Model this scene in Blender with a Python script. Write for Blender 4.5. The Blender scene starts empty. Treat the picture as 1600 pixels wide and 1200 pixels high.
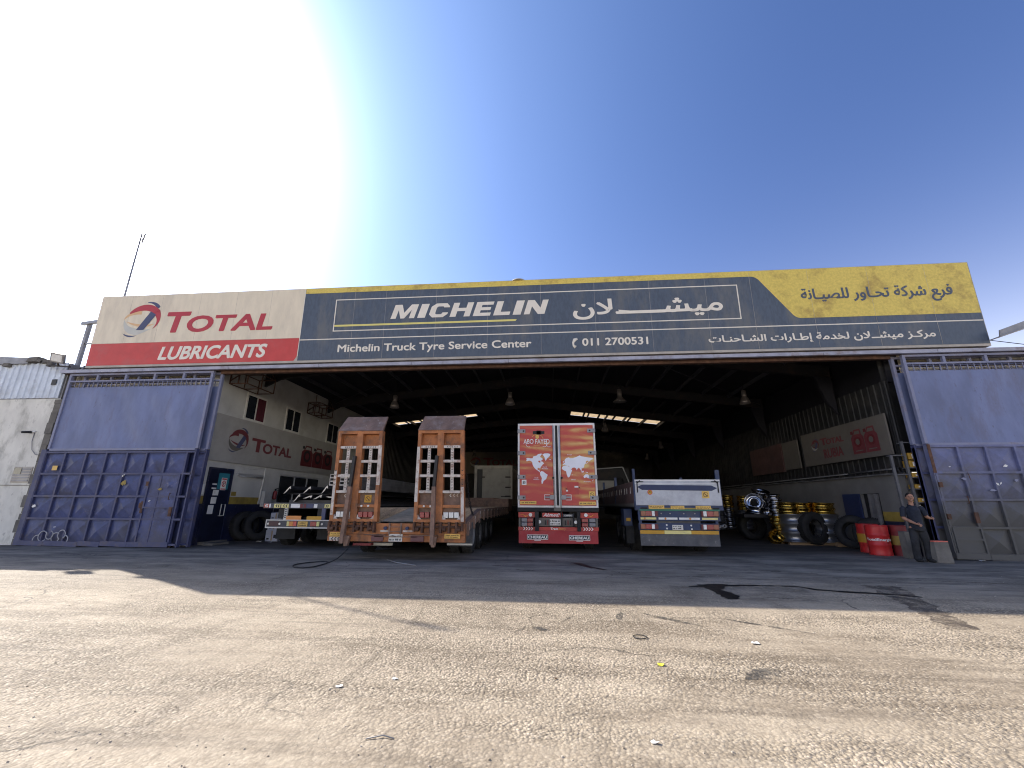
import bpy, bmesh, math, random
from mathutils import Vector, Matrix
R = math.radians
random.seed(7)
scene = bpy.context.scene
COL = scene.collection

# ------------------------------------------------------------ camera
cam_d = bpy.data.cameras.new("camera"); cam = bpy.data.objects.new("camera", cam_d); COL.objects.link(cam)
cam_d.sensor_width = 36.0; cam_d.lens = 36.0 * 654.77 / 1600.0
cam_d.clip_start = 0.05; cam_d.clip_end = 3000.0
def _cam():
    pit, rol, yaw = R(16.045), R(0.31), R(-5.078)
    fw = Vector((math.sin(yaw) * math.cos(pit), math.cos(yaw) * math.cos(pit), math.sin(pit)))
    rt = Vector((math.cos(yaw), -math.sin(yaw), 0)); up = rt.cross(fw)
    r2 = rt * math.cos(rol) + up * math.sin(rol); u2 = -rt * math.sin(rol) + up * math.cos(rol)
    m = Matrix((r2, u2, -fw)).transposed().to_4x4(); m.translation = Vector((0, 0, 1.446))
    cam.matrix_world = m
_cam()
scene.camera = cam

# ------------------------------------------------------------ sky and sun
SUN_EL, SUN_AZ = R(34.5), R(-61.4)          # azimuth from +Y towards +X
SUN = Vector((math.sin(SUN_AZ) * math.cos(SUN_EL), math.cos(SUN_AZ) * math.cos(SUN_EL), math.sin(SUN_EL)))
world = bpy.data.worlds.new("World"); scene.world = world; world.use_nodes = True
wt = world.node_tree; wt.nodes.clear()
wo = wt.nodes.new("ShaderNodeOutputWorld"); bg = wt.nodes.new("ShaderNodeBackground")
sky = wt.nodes.new("ShaderNodeTexSky"); sky.sky_type = 'NISHITA'; sky.sun_disc = False
sky.sun_elevation = SUN_EL; sky.sun_rotation = SUN_AZ; sky.dust_density = 1.6; sky.air_density = 1.0; sky.ozone_density = 2.0
# glare added to the sky round the sun, falling off with the angle
tc = wt.nodes.new("ShaderNodeTexCoord"); dt = wt.nodes.new("ShaderNodeVectorMath"); dt.operation = 'DOT_PRODUCT'
nz = wt.nodes.new("ShaderNodeVectorMath"); nz.operation = 'NORMALIZE'
wt.links.new(tc.outputs['Generated'], nz.inputs[0]); wt.links.new(nz.outputs[0], dt.inputs[0]); dt.inputs[1].default_value = SUN
ac = wt.nodes.new("ShaderNodeMath"); ac.operation = 'ARCCOSINE'; wt.links.new(dt.outputs['Value'], ac.inputs[0])
AUR = [(0.0, (30, 29, 27)), (6, (22, 21.5, 20)), (12, (11, 11, 10.5)), (17, (4.8, 5.2, 5.2)), (21, (2.3, 2.9, 3.1)), (25, (1.0, 1.6, 2.0)), (30, (.48, .85, 1.25)), (36, (.36, .62, .95)), (44, (.2, .36, .55)), (56, (.08, .16, .26)), (72, (.0, .02, .04))]
mr = wt.nodes.new("ShaderNodeMapRange"); mr.inputs['From Max'].default_value = R(90); wt.links.new(ac.outputs[0], mr.inputs['Value'])
rp = wt.nodes.new("ShaderNodeValToRGB"); rp.color_ramp.interpolation = 'B_SPLINE'
els = rp.color_ramp.elements
while len(els) < len(AUR): els.new(0.5)
for e, (a, c) in zip(els, AUR): e.position = a / 90.0; e.color = (c[0] / 30, c[1] / 30, c[2] / 30, 1)
wt.links.new(mr.outputs[0], rp.inputs[0])
sc_ = wt.nodes.new("ShaderNodeVectorMath"); sc_.operation = 'SCALE'; sc_.inputs['Scale'].default_value = 46.0
wt.links.new(rp.outputs[0], sc_.inputs[0])
ad = wt.nodes.new("ShaderNodeVectorMath"); ad.operation = 'ADD'
tint = wt.nodes.new("ShaderNodeVectorMath"); tint.operation = 'MULTIPLY'; tint.inputs[1].default_value = (.52, .61, .90)
wt.links.new(sky.outputs[0], tint.inputs[0])
wt.links.new(tint.outputs[0], ad.inputs[0]); wt.links.new(sc_.outputs[0], ad.inputs[1])
# pale dust haze round the horizon, added to light the shaded facade
sx = wt.nodes.new("ShaderNodeSeparateXYZ"); wt.links.new(nz.outputs[0], sx.inputs[0])
hz = wt.nodes.new("ShaderNodeMath"); hz.operation = 'MULTIPLY'; wt.links.new(sx.outputs['Z'], hz.inputs[0]); hz.inputs[1].default_value = -1 / math.sin(R(6.0))
hx = wt.nodes.new("ShaderNodeMath"); hx.operation = 'EXPONENT'; wt.links.new(hz.outputs[0], hx.inputs[0])
hm = wt.nodes.new("ShaderNodeMath"); hm.operation = 'MINIMUM'; wt.links.new(hx.outputs[0], hm.inputs[0]); hm.inputs[1].default_value = 1.0
hs_ = wt.nodes.new("ShaderNodeVectorMath"); hs_.operation = 'SCALE'; hs_.inputs[0].default_value = (24.5, 21.8, 16.8); wt.links.new(hm.outputs[0], hs_.inputs['Scale'])
a2_ = wt.nodes.new("ShaderNodeVectorMath"); a2_.operation = 'ADD'; wt.links.new(ad.outputs[0], a2_.inputs[0]); wt.links.new(hs_.outputs[0], a2_.inputs[1])
wt.links.new(a2_.outputs[0], bg.inputs['Color']); bg.inputs['Strength'].default_value = 0.10
wt.links.new(bg.outputs[0], wo.inputs[0])
sd = bpy.data.lights.new("sun", 'SUN'); sd.energy = 4.25; sd.angle = R(0.5); sd.color = (1.0, 0.93, 0.82)
so = bpy.data.objects.new("sun", sd); COL.objects.link(so); so.location = (-30, 20, 40)
so.rotation_mode = 'QUATERNION'; so.rotation_quaternion = (-SUN).to_track_quat('-Z', 'Y')
vs = scene.view_settings; vs.view_transform = 'Standard'; vs.look = 'None'; vs.exposure = 1.1; vs.gamma = 1.0
try: vs.use_curve_mapping = False
except Exception: pass
scene.cycles.max_bounces = 10; scene.cycles.diffuse_bounces = 5; scene.cycles.use_denoising = True; scene.cycles.filter_width = 1.1

# ------------------------------------------------------------ materials
def srgb(r, g, b):
    f = lambda c: (c / 12.92 if c <= 0.04045 else ((c + 0.055) / 1.055) ** 2.4)
    return (f(r / 255), f(g / 255), f(b / 255))
def mat(name, base, rough=0.6, metal=0.0, var=0.18, scale=2.5, dirt=None, damt=0.45, dscale=1.3, bump=0.0, bscale=40.0, fleck=None, famt=0.6, fscale=14.0, stretch=(1, 1, 1), spec=0.4, grime=None, alpha=None):
    """Painted or bare surface with two scales of wear: broad tone variation, dirt blotches and optional chips."""
    m = bpy.data.materials.new(name); m.use_nodes = True; n = m.node_tree.nodes; l = m.node_tree.links
    b = n['Principled BSDF']; b.inputs['Metallic'].default_value = metal; b.inputs['Specular IOR Level'].default_value = spec
    g = n.new("ShaderNodeNewGeometry"); mp = n.new("ShaderNodeMapping"); mp.inputs['Scale'].default_value = stretch
    l.new(g.outputs['Position'], mp.inputs['Vector'])
    def noise(s, d=6.0, r=0.6):
        t = n.new("ShaderNodeTexNoise"); t.inputs['Scale'].default_value = s; t.inputs['Detail'].default_value = d; t.inputs['Roughness'].default_value = r
        l.new(mp.outputs[0], t.inputs['Vector']); return t.outputs['Fac']
    def mix(f, a, c):
        x = n.new("ShaderNodeMix"); x.data_type = 'RGBA'
        if isinstance(f, float): x.inputs['Factor'].default_value = f
        else: l.new(f, x.inputs['Factor'])
        for s, v in ((6, a), (7, c)):
            if isinstance(v, tuple): x.inputs[s].default_value = (*v, 1)
            else: l.new(v, x.inputs[s])
        return x.outputs[2]
    def ramp(v, lo, hi):
        r = n.new("ShaderNodeMapRange"); r.interpolation_type = 'SMOOTHSTEP'; r.inputs['From Min'].default_value = lo; r.inputs['From Max'].default_value = hi
        l.new(v, r.inputs['Value']); return r.outputs[0]
    def mul(v, k):
        r = n.new("ShaderNodeMath"); r.operation = 'MULTIPLY'; l.new(v, r.inputs[0]); r.inputs[1].default_value = k; return r.outputs[0]
    lo = tuple(c * (1 - var) for c in base); hi = tuple(min(1, c * (1 + var)) for c in base)
    col = mix(ramp(noise(scale), .3, .7), lo, hi)
    if dirt: col = mix(mul(ramp(noise(dscale, 9, .7), .48, .68), damt), col, dirt)
    if fleck: col = mix(mul(ramp(noise(fscale, 8, .75), .6, .66), famt), col, fleck)
    if grime:      # splashed and rubbed dirt on the lower part: colour, lowest and highest level, amount
        gc, z0, z1, ga = grime; sp = n.new("ShaderNodeSeparateXYZ"); l.new(g.outputs['Position'], sp.inputs[0])
        ma = n.new("ShaderNodeMath"); ma.operation = 'MULTIPLY_ADD'; l.new(noise(1.6, 9, .75), ma.inputs[0]); ma.inputs[1].default_value = -2.6; l.new(sp.outputs['Z'], ma.inputs[2])
        mr_ = n.new("ShaderNodeMapRange"); mr_.interpolation_type = 'SMOOTHSTEP'; mr_.inputs['From Min'].default_value = z1 - 1.3; mr_.inputs['From Max'].default_value = z0 - 1.3; l.new(ma.outputs[0], mr_.inputs['Value'])
        col = mix(mul(mr_.outputs[0], ga), col, gc)
    if alpha:      # soft broken outline for stains
        l.new(mul(ramp(noise(alpha[0], 9, .75), alpha[1], alpha[2]), alpha[3]), b.inputs['Alpha'])
    l.new(col, b.inputs['Base Color'])
    rr = n.new("ShaderNodeMapRange"); rr.inputs['To Min'].default_value = max(.02, rough - .1); rr.inputs['To Max'].default_value = min(1, rough + .12)
    l.new(noise(scale * 3), rr.inputs['Value']); l.new(rr.outputs[0], b.inputs['Roughness'])
    if bump > 0:
        bp = n.new("ShaderNodeBump"); bp.inputs['Strength'].default_value = min(1, bump); bp.inputs['Distance'].default_value = 0.02
        l.new(noise(bscale, 4), bp.inputs['Height']); l.new(bp.outputs[0], b.inputs['Normal'])
    return m
M = {}
def mk(k, *a, **kw): M[k] = mat(k, *a, **kw)
GREY_DUST = (.19, .165, .14)
mk('white_panel', (.70, .62, .475), rough=.5, var=.06, dirt=(.42, .37, .30), damt=.35, dscale=.6, stretch=(1.6, 1, .5), bump=.35, bscale=1.3)
mk('red_panel', (.52, .055, .05), rough=.5, var=.07, dirt=(.36, .12, .11), damt=.4, dscale=.8, bump=.35, bscale=1.3)
mk('navy_panel', (.07, .092, .128), rough=.5, var=.12, dirt=(.15, .15, .145), damt=.65, dscale=.7, scale=9, stretch=(1.6, 1, .55), fleck=(.05, .06, .08), famt=.4, fscale=9, bump=.35, bscale=1.3)
mk('yellow_panel', (.66, .515, .115), rough=.55, var=.10, dirt=(.33, .22, .06), damt=.7, dscale=1.5, fleck=(.36, .26, .08), famt=.6, fscale=16, scale=14, bump=.35, bscale=1.3)
mk('cream_line', (.74, .69, .60), rough=.5, var=.05)
mk('lemon_line', (.70, .62, .20), rough=.5, var=.05)
mk('logo_red', (.42, .035, .05), rough=.5, var=.06)
mk('logo_blue', (.055, .065, .14), rough=.5, var=.06)
mk('logo_orange', (.66, .42, .22), rough=.5, var=.05)
mk('logo_grey', (.50, .50, .46), rough=.5, var=.05)
mk('sign_edge', (.40, .37, .33), rough=.55, var=.1, dirt=(.2, .17, .14))
mk('gate_blue', (.14, .171, .305), rough=.55, var=.16, scale=1.2, dirt=(.12, .12, .19), damt=.6, dscale=1.1, bump=.12, bscale=5, stretch=(1.6, 1, .6), fleck=(.10, .09, .12), famt=.5, fscale=5)
mk('gate_blue_low', (.052, .068, .175), rough=.5, var=.2, scale=3, dirt=(.035, .037, .07), damt=.85, dscale=1.9, fleck=(.30, .25, .2), famt=.4, fscale=6, bump=.12, bscale=16, grime=((.075, .07, .075), -.3, 1.0, .75))
mk('gate_grey_low', (.135, .15, .275), rough=.6, var=.2, scale=2.4, dirt=(.17, .165, .19), damt=.6, dscale=.8, grime=((.075, .073, .066), 1.0, 3.1, .95), fleck=(.24, .22, .2), famt=.4, fscale=5, bump=.12, bscale=16)
mk('gate_frame', (.20, .215, .32), rough=.55, var=.15, dirt=(.15, .1, .08), damt=.5, dscale=2.5)
mk('gate_frame_low', (.055, .063, .14), rough=.55, var=.2, dirt=(.10, .08, .07), damt=.6, dscale=2.5)
mk('rail_blue', (.33, .34, .42), rough=.5, var=.15, dirt=(.16, .10, .07), damt=.75, dscale=1.2)
mk('rust', (.10, .05, .032), rough=.8, var=.35, scale=6, dirt=(.05, .03, .02), damt=.5, bump=.2)
mk('plaster', (.66, .645, .585), rough=.85, var=.09, scale=1.4, dirt=(.34, .33, .29), damt=.75, dscale=1.3, fleck=(.25, .24, .22), famt=.5, fscale=3, bump=.3, bscale=10, stretch=(1.3, 1, .7))
mk('plaster_in', (.50, .49, .46), rough=.8, var=.08, scale=1.2, dirt=(.34, .31, .27), damt=.5, dscale=.8, bump=.05, bscale=30)
mk('corr_white', (.52, .57, .64), rough=.45, metal=.15, var=.1, dirt=(.30, .30, .31), damt=.5, dscale=1.2)
mk('corr_cream', (.52, .46, .34), rough=.6, var=.12, dirt=(.25, .2, .14), damt=.5)
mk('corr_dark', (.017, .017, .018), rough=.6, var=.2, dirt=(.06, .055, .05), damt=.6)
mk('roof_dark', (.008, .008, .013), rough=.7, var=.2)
mk('steel_dark', (.012, .0115, .014), rough=.6, var=.2, dirt=(.06, .035, .02), damt=.4)
mk('grey_metal', (.25, .25, .26), rough=.5, metal=.4, var=.15, dirt=(.13, .11, .1), damt=.4)
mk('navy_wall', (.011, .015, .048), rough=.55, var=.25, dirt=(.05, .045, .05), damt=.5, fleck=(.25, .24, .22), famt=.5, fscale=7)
mk('ochre_band', (.32, .23, .05), rough=.6, var=.2, dirt=(.12, .09, .05), damt=.6, dscale=2)
mk('door_navy', (.008, .011, .03), rough=.45, var=.25)
mk('sign_grey', (.34, .325, .30), rough=.6, var=.06, dirt=(.24, .22, .2), damt=.4, dscale=.6)
mk('sign_cream_shaded', (.125, .113, .098), rough=.6, var=.06, dirt=(.09, .08, .07), damt=.4, dscale=.6)  # cream board colour darkened to carry the shade of the hall
mk('plaster_shaded', (.155, .152, .148), rough=.85, var=.12, scale=1.2, dirt=(.14, .13, .12), damt=.6, dscale=.8)  # white plaster with the hall's shade put into its colour
mk('dull_red', (.15, .035, .04), rough=.55, var=.08)
mk('dark_red', (.12, .018, .022), rough=.5, var=.1)
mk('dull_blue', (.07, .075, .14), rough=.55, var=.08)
mk('glass_dark', (.018, .022, .028), rough=.12, var=.2, spec=.6)
mk('curtain_red', (.08, .012, .022), rough=.7, var=.2, stretch=(1, 8, 1))
mk('alu', (.50, .50, .50), rough=.4, metal=.5, var=.1)
mk('lowbed_orange', (.37, .14, .05), rough=.6, var=.22, scale=4, dirt=(.13, .07, .045), damt=.9, dscale=2.6, fleck=(.09, .055, .04), famt=.7, fscale=9, bump=.1, bscale=25)
mk('lowbed_brown', (.21, .13, .095), rough=.65, var=.25, scale=5, dirt=(.10, .075, .065), damt=.8, dscale=2.6, fleck=(.30, .17, .10), famt=.5, fscale=8, bump=.12)
mk('lowbed_plate', (.16, .10, .075), rough=.6, var=.25, scale=4, dirt=(.25, .22, .21), damt=.5, dscale=3, fleck=(.42, .38, .35), famt=.6, fscale=7, bump=.15)
mk('lowbed_white', (.55, .50, .45), rough=.6, var=.15, scale=6, dirt=(.27, .13, .075), damt=.9, dscale=5, fleck=(.14, .07, .045), famt=.9, fscale=14)
mk('deck_wood', (.38, .28, .19), rough=.8, var=.3, scale=6, stretch=(3, .4, 1), dirt=(.08, .07, .06), damt=.5, bump=.2)
mk('deck_mat', (.46, .37, .26), rough=.85, var=.2, scale=5, dirt=(.12, .10, .08), damt=.5, bump=.2)
mk('black_rubber', (.017, .017, .018), rough=.75, var=.3, dirt=(.05, .046, .04), damt=.4, dscale=3)
mk('flap_grey', (.085, .086, .094), rough=.7, var=.2, dirt=(.16, .15, .14), damt=.55, dscale=3, fleck=(.32, .31, .3), famt=.4, fscale=10)
mk('black_paint', (.014, .014, .016), rough=.5, var=.25)
mk('box_grey', (.34, .36, .41), rough=.4, metal=.35, var=.12, scale=3, dirt=(.22, .23, .26), damt=.5, dscale=1.6, fleck=(.18, .18, .19), famt=.3, fscale=14)
mk('trailer_white', (.66, .65, .63), rough=.4, var=.06, dirt=(.4, .37, .33), damt=.4)
mk('trailer_blue', (.024, .042, .10), rough=.5, var=.2, dirt=(.06, .06, .075), damt=.6, dscale=3, fleck=(.16, .18, .24), famt=.3, fscale=10)
mk('arrow_blue', (.018, .030, .085), rough=.5, var=.1)
mk('trailer_green', (.03, .16, .10), rough=.5, var=.15)
mk('dark_maroon', (.10, .055, .05), rough=.65, var=.2, dirt=(.05, .04, .04), damt=.5)
mk('lamp_red', (.25, .012, .02), rough=.25, var=.15, spec=.6)
mk('lamp_dim', (.085, .014, .03), rough=.3, var=.15, spec=.6)
mk('lamp_amber_dull', (.26, .07, .03), rough=.3, var=.15, spec=.6)
mk('lamp_amber', (.58, .20, .03), rough=.3, var=.12, spec=.6)
mk('lamp_white', (.66, .66, .64), rough=.25, var=.1, spec=.6)
mk('lamp_grey', (.13, .135, .16), rough=.3, var=.15, spec=.6)
mk('refl_yellow', (.68, .43, .10), rough=.45, var=.08, dirt=(.4, .25, .08), damt=.35, dscale=6)
mk('refl_lemon', (.68, .60, .24), rough=.45, var=.08, dirt=(.4, .35, .2), damt=.35, dscale=6)
mk('refl_orange', (.52, .28, .03), rough=.5, var=.12, dirt=(.3, .18, .05), damt=.4, dscale=5)
mk('sticker_white', (.74, .73, .70), rough=.5, var=.08, dirt=(.45, .42, .38), damt=.4, dscale=8)
mk('ink', (.012, .012, .014), rough=.55, var=.1)
mk('ink_brown', (.10, .05, .02), rough=.55, var=.1)
mk('plate_white', (.62, .60, .55), rough=.5, var=.08, dirt=(.3, .26, .22), damt=.4, dscale=10)
mk('map_white', (.72, .73, .78), rough=.45, var=.04)
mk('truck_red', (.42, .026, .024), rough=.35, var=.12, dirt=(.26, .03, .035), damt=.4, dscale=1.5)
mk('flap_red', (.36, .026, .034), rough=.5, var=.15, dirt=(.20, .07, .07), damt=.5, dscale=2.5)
mk('chrome', (.50, .50, .52), rough=.14, metal=1.0, var=.06, bump=.02, bscale=6)
mk('gold_metal', (.56, .37, .08), rough=.24, metal=1.0, var=.15, scale=5, dirt=(.2, .13, .03), damt=.4, dscale=4)
mk('steel_rim', (.30, .30, .31), rough=.32, metal=.8, var=.12)
mk('rim_grey', (.19, .19, .195), rough=.55, metal=.4, var=.2, dirt=(.09, .08, .07), damt=.5)
mk('drum_red', (.52, .028, .03), rough=.38, var=.1, dirt=(.28, .03, .03), damt=.35, dscale=3)
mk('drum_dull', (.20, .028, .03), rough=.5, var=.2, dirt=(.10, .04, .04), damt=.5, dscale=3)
mk('concrete', (.15, .14, .125), rough=.9, var=.15, dirt=(.08, .075, .07), damt=.5, bump=.3, bscale=30)
mk('coral', (.62, .14, .10), rough=.6, var=.1)
mk('skin', (.33, .17, .11), rough=.55, var=.1, scale=14)
mk('hair', (.016, .012, .010), rough=.7, var=.3)
mk('shirt_navy', (.018, .022, .035), rough=.85, var=.25, scale=9, bump=.2, bscale=12)
mk('trouser_grey', (.022, .023, .027), rough=.9, var=.35, scale=7, dirt=(.02, .02, .02), damt=.6, bump=.25, bscale=10)
mk('carton', (.36, .37, .42), rough=.85, var=.15, dirt=(.25, .22, .2), damt=.4)
mk('carton_tan', (.30, .22, .14), rough=.85, var=.15)
mk('bin_yellow', (.42, .25, .04), rough=.5, var=.12)
mk('steel_angle', (.36, .36, .37), rough=.4, metal=.6, var=.2, dirt=(.2, .15, .12), damt=.4)
mk('steel_black', (.05, .05, .055), rough=.5, metal=.3, var=.25)
mk('litter_white', (.75, .74, .70), rough=.8, var=.1)
mk('litter_yellow', (.72, .66, .05), rough=.7, var=.1)
mk('teal', (.03, .19, .24), rough=.5, var=.1)
mk('oil', (.004, .004, .0045), rough=.45, var=.2, spec=.15)
mk('lamp_alu', (.30, .27, .25), rough=.4, metal=.5, var=.15)
mk('timber', (.26, .18, .11), rough=.85, var=.2, stretch=(.4, 3, 3))

# ------------------------------------------------------------ helpers
ORG = {}
def tag(o, label, cat, group=None, kind=None):
    if label: o['label'] = label
    if cat: o['category'] = cat
    if group: o['group'] = group
    if kind: o['kind'] = kind
    return o
def thing(name, label, cat, loc=(0, 0, 0), group=None, rot=None):
    o = bpy.data.objects.new(name, None); COL.objects.link(o); o.location = loc; o.empty_display_size = .2
    ORG[o] = Vector(loc)
    if rot: o.rotation_euler = rot
    return tag(o, label, cat, group)
class MB:
    def __init__(s): s.v = []; s.f = []; s.mi = []; s.sm = []; s.cur = 0
    def m(s, i): s.cur = i; return s
    def add(s, vs, fs, smooth=False):
        b = len(s.v); s.v += [Vector(p) for p in vs]
        for f in fs: s.f.append([b + i for i in f]); s.mi.append(s.cur); s.sm.append(smooth)
        return s
    def box(s, x0, x1, y0, y1, z0, z1):
        if x1 < x0: x0, x1 = x1, x0
        if y1 < y0: y0, y1 = y1, y0
        if z1 < z0: z0, z1 = z1, z0
        return s.add([(x0, y0, z0), (x1, y0, z0), (x1, y1, z0), (x0, y1, z0), (x0, y0, z1), (x1, y0, z1), (x1, y1, z1), (x0, y1, z1)],
                     [(0, 3, 2, 1), (4, 5, 6, 7), (0, 1, 5, 4), (1, 2, 6, 5), (2, 3, 7, 6), (3, 0, 4, 7)])
    def bar(s, a, b, w, h=None, up=(0, 0, 1)):
        h = h or w; a = Vector(a); b = Vector(b); d = (b - a).normalized(); u = Vector(up)
        if abs(d.dot(u)) > .97: u = Vector((0, 1, 0))
        x = d.cross(u).normalized(); z = x.cross(d)
        vs = []
        for p in (a, b):
            for sx, sz in ((-1, -1), (1, -1), (1, 1), (-1, 1)): vs.append(p + x * (sx * w / 2) + z * (sz * h / 2))
        return s.add(vs, [(0, 1, 2, 3), (7, 6, 5, 4), (0, 4, 5, 1), (1, 5, 6, 2), (2, 6, 7, 3), (3, 7, 4, 0)])
    def prism(s, pts, fr, depth, back=True):
        o, u, v, n = [Vector(q) for q in fr]
        A = [o + u * p[0] + v * p[1] for p in pts]; k = len(A)
        ar = sum(pts[i][0] * pts[(i + 1) % k][1] - pts[(i + 1) % k][0] * pts[i][1] for i in range(k))
        if ar < 0: A.reverse()
        B = [p - n * depth for p in A]          # A is the front, towards n
        fs = [tuple(range(k))]
        if back: fs.append(tuple(range(2 * k - 1, k - 1, -1)))
        if depth: fs += [(i, k + i, k + (i + 1) % k, (i + 1) % k) for i in range(k)]
        return s.add(A + (B if depth else []), fs if depth else fs[:1])
    def tube(s, path, r, n=8, cap=True, smooth=True):
        P = [Vector(p) for p in path]; rs = r if isinstance(r, (list, tuple)) else [r] * len(P)
        rings = []; prev = None
        for i, p in enumerate(P):
            t = (P[min(i + 1, len(P) - 1)] - P[max(i - 1, 0)]).normalized()
            if prev is None:
                a = Vector((0, 0, 1)) if abs(t.z) < .9 else Vector((1, 0, 0)); x = t.cross(a).normalized()
            else: x = (prev - t * prev.dot(t)).normalized()
            prev = x; y = t.cross(x)
            rr = rs[i] if isinstance(rs[i], (tuple, list)) else (rs[i], rs[i])
            rings.append([p + x * (math.cos(2 * math.pi * k / n) * rr[0]) + y * (math.sin(2 * math.pi * k / n) * rr[1]) for k in range(n)])
        vs = [q for g in rings for q in g]; fs = []
        for i in range(len(P) - 1):
            for k in range(n): fs.append((i * n + k, i * n + (k + 1) % n, (i + 1) * n + (k + 1) % n, (i + 1) * n + k))
        s.add(vs, fs, smooth)
        if cap:
            b = len(s.v) - len(vs)
            s.f.append([b + k for k in range(n)][::-1]); s.mi.append(s.cur); s.sm.append(False)
            s.f.append([b + (len(P) - 1) * n + k for k in range(n)]); s.mi.append(s.cur); s.sm.append(False)
        return s
    def cyl(s, a, b, r, r2=None, n=20): return s.tube([a, b], [r, r2 if r2 is not None else r], n)
    def lathe(s, prof, o, axis=(0, 0, 1), n=32, smooth=True, closed=False):
        o = Vector(o); d = Vector(axis).normalized(); a = Vector((0, 0, 1)) if abs(d.z) < .9 else Vector((1, 0, 0))
        x = d.cross(a).normalized(); y = d.cross(x); vs = []; k = len(prof)
        for r, h in prof:
            for i in range(n): vs.append(o + d * h + x * (r * math.cos(2 * math.pi * i / n)) + y * (r * math.sin(2 * math.pi * i / n)))
        fs = []
        for j in range(k if closed else k - 1):
            j2 = (j + 1) % k
            for i in range(n): fs.append((j * n + i, j * n + (i + 1) % n, j2 * n + (i + 1) % n, j2 * n + i))
        return s.add(vs, fs, smooth)
    def ball(s, c, r, n=12, m=8):
        c = Vector(c); r = r if isinstance(r, (tuple, list)) else (r, r, r); vs = []; fs = []
        for j in range(1, m):
            t = math.pi * j / m
            for i in range(n): vs.append(c + Vector((r[0] * math.sin(t) * math.cos(2 * math.pi * i / n), r[1] * math.sin(t) * math.sin(2 * math.pi * i / n), r[2] * math.cos(t))))
        for j in range(m - 2):
            for i in range(n): fs.append((j * n + i, (j + 1) * n + i, (j + 1) * n + (i + 1) % n, j * n + (i + 1) % n))
        vs += [c + Vector((0, 0, r[2])), c - Vector((0, 0, r[2]))]; T = (m - 1) * n
        for i in range(n): fs.append((T, i, (i + 1) % n)); fs.append((T + 1, (m - 2) * n + (i + 1) % n, (m - 2) * n + i))
        return s.add(vs, fs, True)
    def corr(s, a, b, z0, z1, pitch=.25, amp=.035, n=(0, -1, 0)):
        """trapezoid-ribbed sheet between two plan points"""
        a = Vector((*a, 0)); b = Vector((*b, 0)); L = (b - a).length; d = (b - a) / L; n = Vector(n); vs = []; x = 0.0; pts = []
        while x < L:
            for f, h in ((0, 0), (.45, 0), (.55, 1), (.9, 1)):
                if x + f * pitch < L: pts.append((x + f * pitch, h))
            x += pitch
        pts.append((L, 0))
        for t, h in pts:
            p = a + d * t + n * (h * amp); vs += [(p.x, p.y, z0), (p.x, p.y, z1)]
        return s.add(vs, [(2 * i, 2 * i + 2, 2 * i + 3, 2 * i + 1) for i in range(len(pts) - 1)])
    def build(s, name, mats, parent=None, bevel=0.0, local=False, remesh=0, subsurf=0):
        me = bpy.data.meshes.new(name); org = Vector((0, 0, 0))
        if parent is not None and not local: org = ORG[parent]
        me.from_pydata([tuple(p - org) for p in s.v], [], s.f)
        for k in (mats if isinstance(mats, (list, tuple)) else [mats]): me.materials.append(M[k] if isinstance(k, str) else k)
        me.polygons.foreach_set('material_index', s.mi); me.polygons.foreach_set('use_smooth', s.sm)
        me.update()
        o = bpy.data.objects.new(name, me); COL.objects.link(o)
        if parent is not None: o.parent = parent
        ORG[o] = org
        if bevel:
            bv = o.modifiers.new('bevel', 'BEVEL'); bv.width = bevel; bv.segments = 2; bv.limit_method = 'ANGLE'; bv.angle_limit = R(40)
        if remesh:
            r = o.modifiers.new('remesh', 'REMESH'); r.mode = 'VOXEL'; r.voxel_size = remesh; r.use_smooth_shade = True
            w = o.modifiers.new('smooth', 'SMOOTH'); w.iterations = 3; w.factor = .5
        return o
def top(mb, name, mats, label, cat, group=None, kind=None, base=None, **kw):
    """a thing that is a single mesh, its origin at its base"""
    vs = mb.v
    if base is None:
        xs = [p.x for p in vs]; ys = [p.y for p in vs]; zs = [p.z for p in vs]
        base = ((min(xs) + max(xs)) / 2, (min(ys) + max(ys)) / 2, min(zs))
    b = Vector(base); mb.v = [p - b for p in vs]
    o = mb.build(name, mats, None, **kw); o.location = b; ORG[o] = b
    return tag(o, label, cat, group, kind)
def copy_thing(o, loc, label=None, rot=None):
    c = o.copy(); COL.objects.link(c); c.location = loc; ORG[c] = Vector(loc)
    if rot is not None: c.rotation_euler = rot
    if label: c['label'] = label
    for ch in list(o.children):
        k = ch.copy(); COL.objects.link(k); k.parent = c
        for g in list(ch.children):
            q = g.copy(); COL.objects.link(q); q.parent = k
    return c
def FR(y): return ((0, y, 0), (1, 0, 0), (0, 0, 1), (0, -1, 0))          # faces the camera; coordinates are x, z
def FL(x): return ((x, 0, 0), (0, 1, 0), (0, 0, 1), (1, 0, 0))           # on the left wall, facing +X; coordinates are y, z
def FRW(x): return ((x, 0, 0), (0, -1, 0), (0, 0, 1), (-1, 0, 0))        # on the right wall, facing -X; coordinates are -y, z
def rect(a, b, c, d): return [(a, c), (b, c), (b, d), (a, d)]
def circ(cx, cy, r, n=24, ry=None): return [(cx + r * math.cos(2 * math.pi * i / n), cy + (ry or r) * math.sin(2 * math.pi * i / n)) for i in range(n)]
_dg = None
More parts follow.
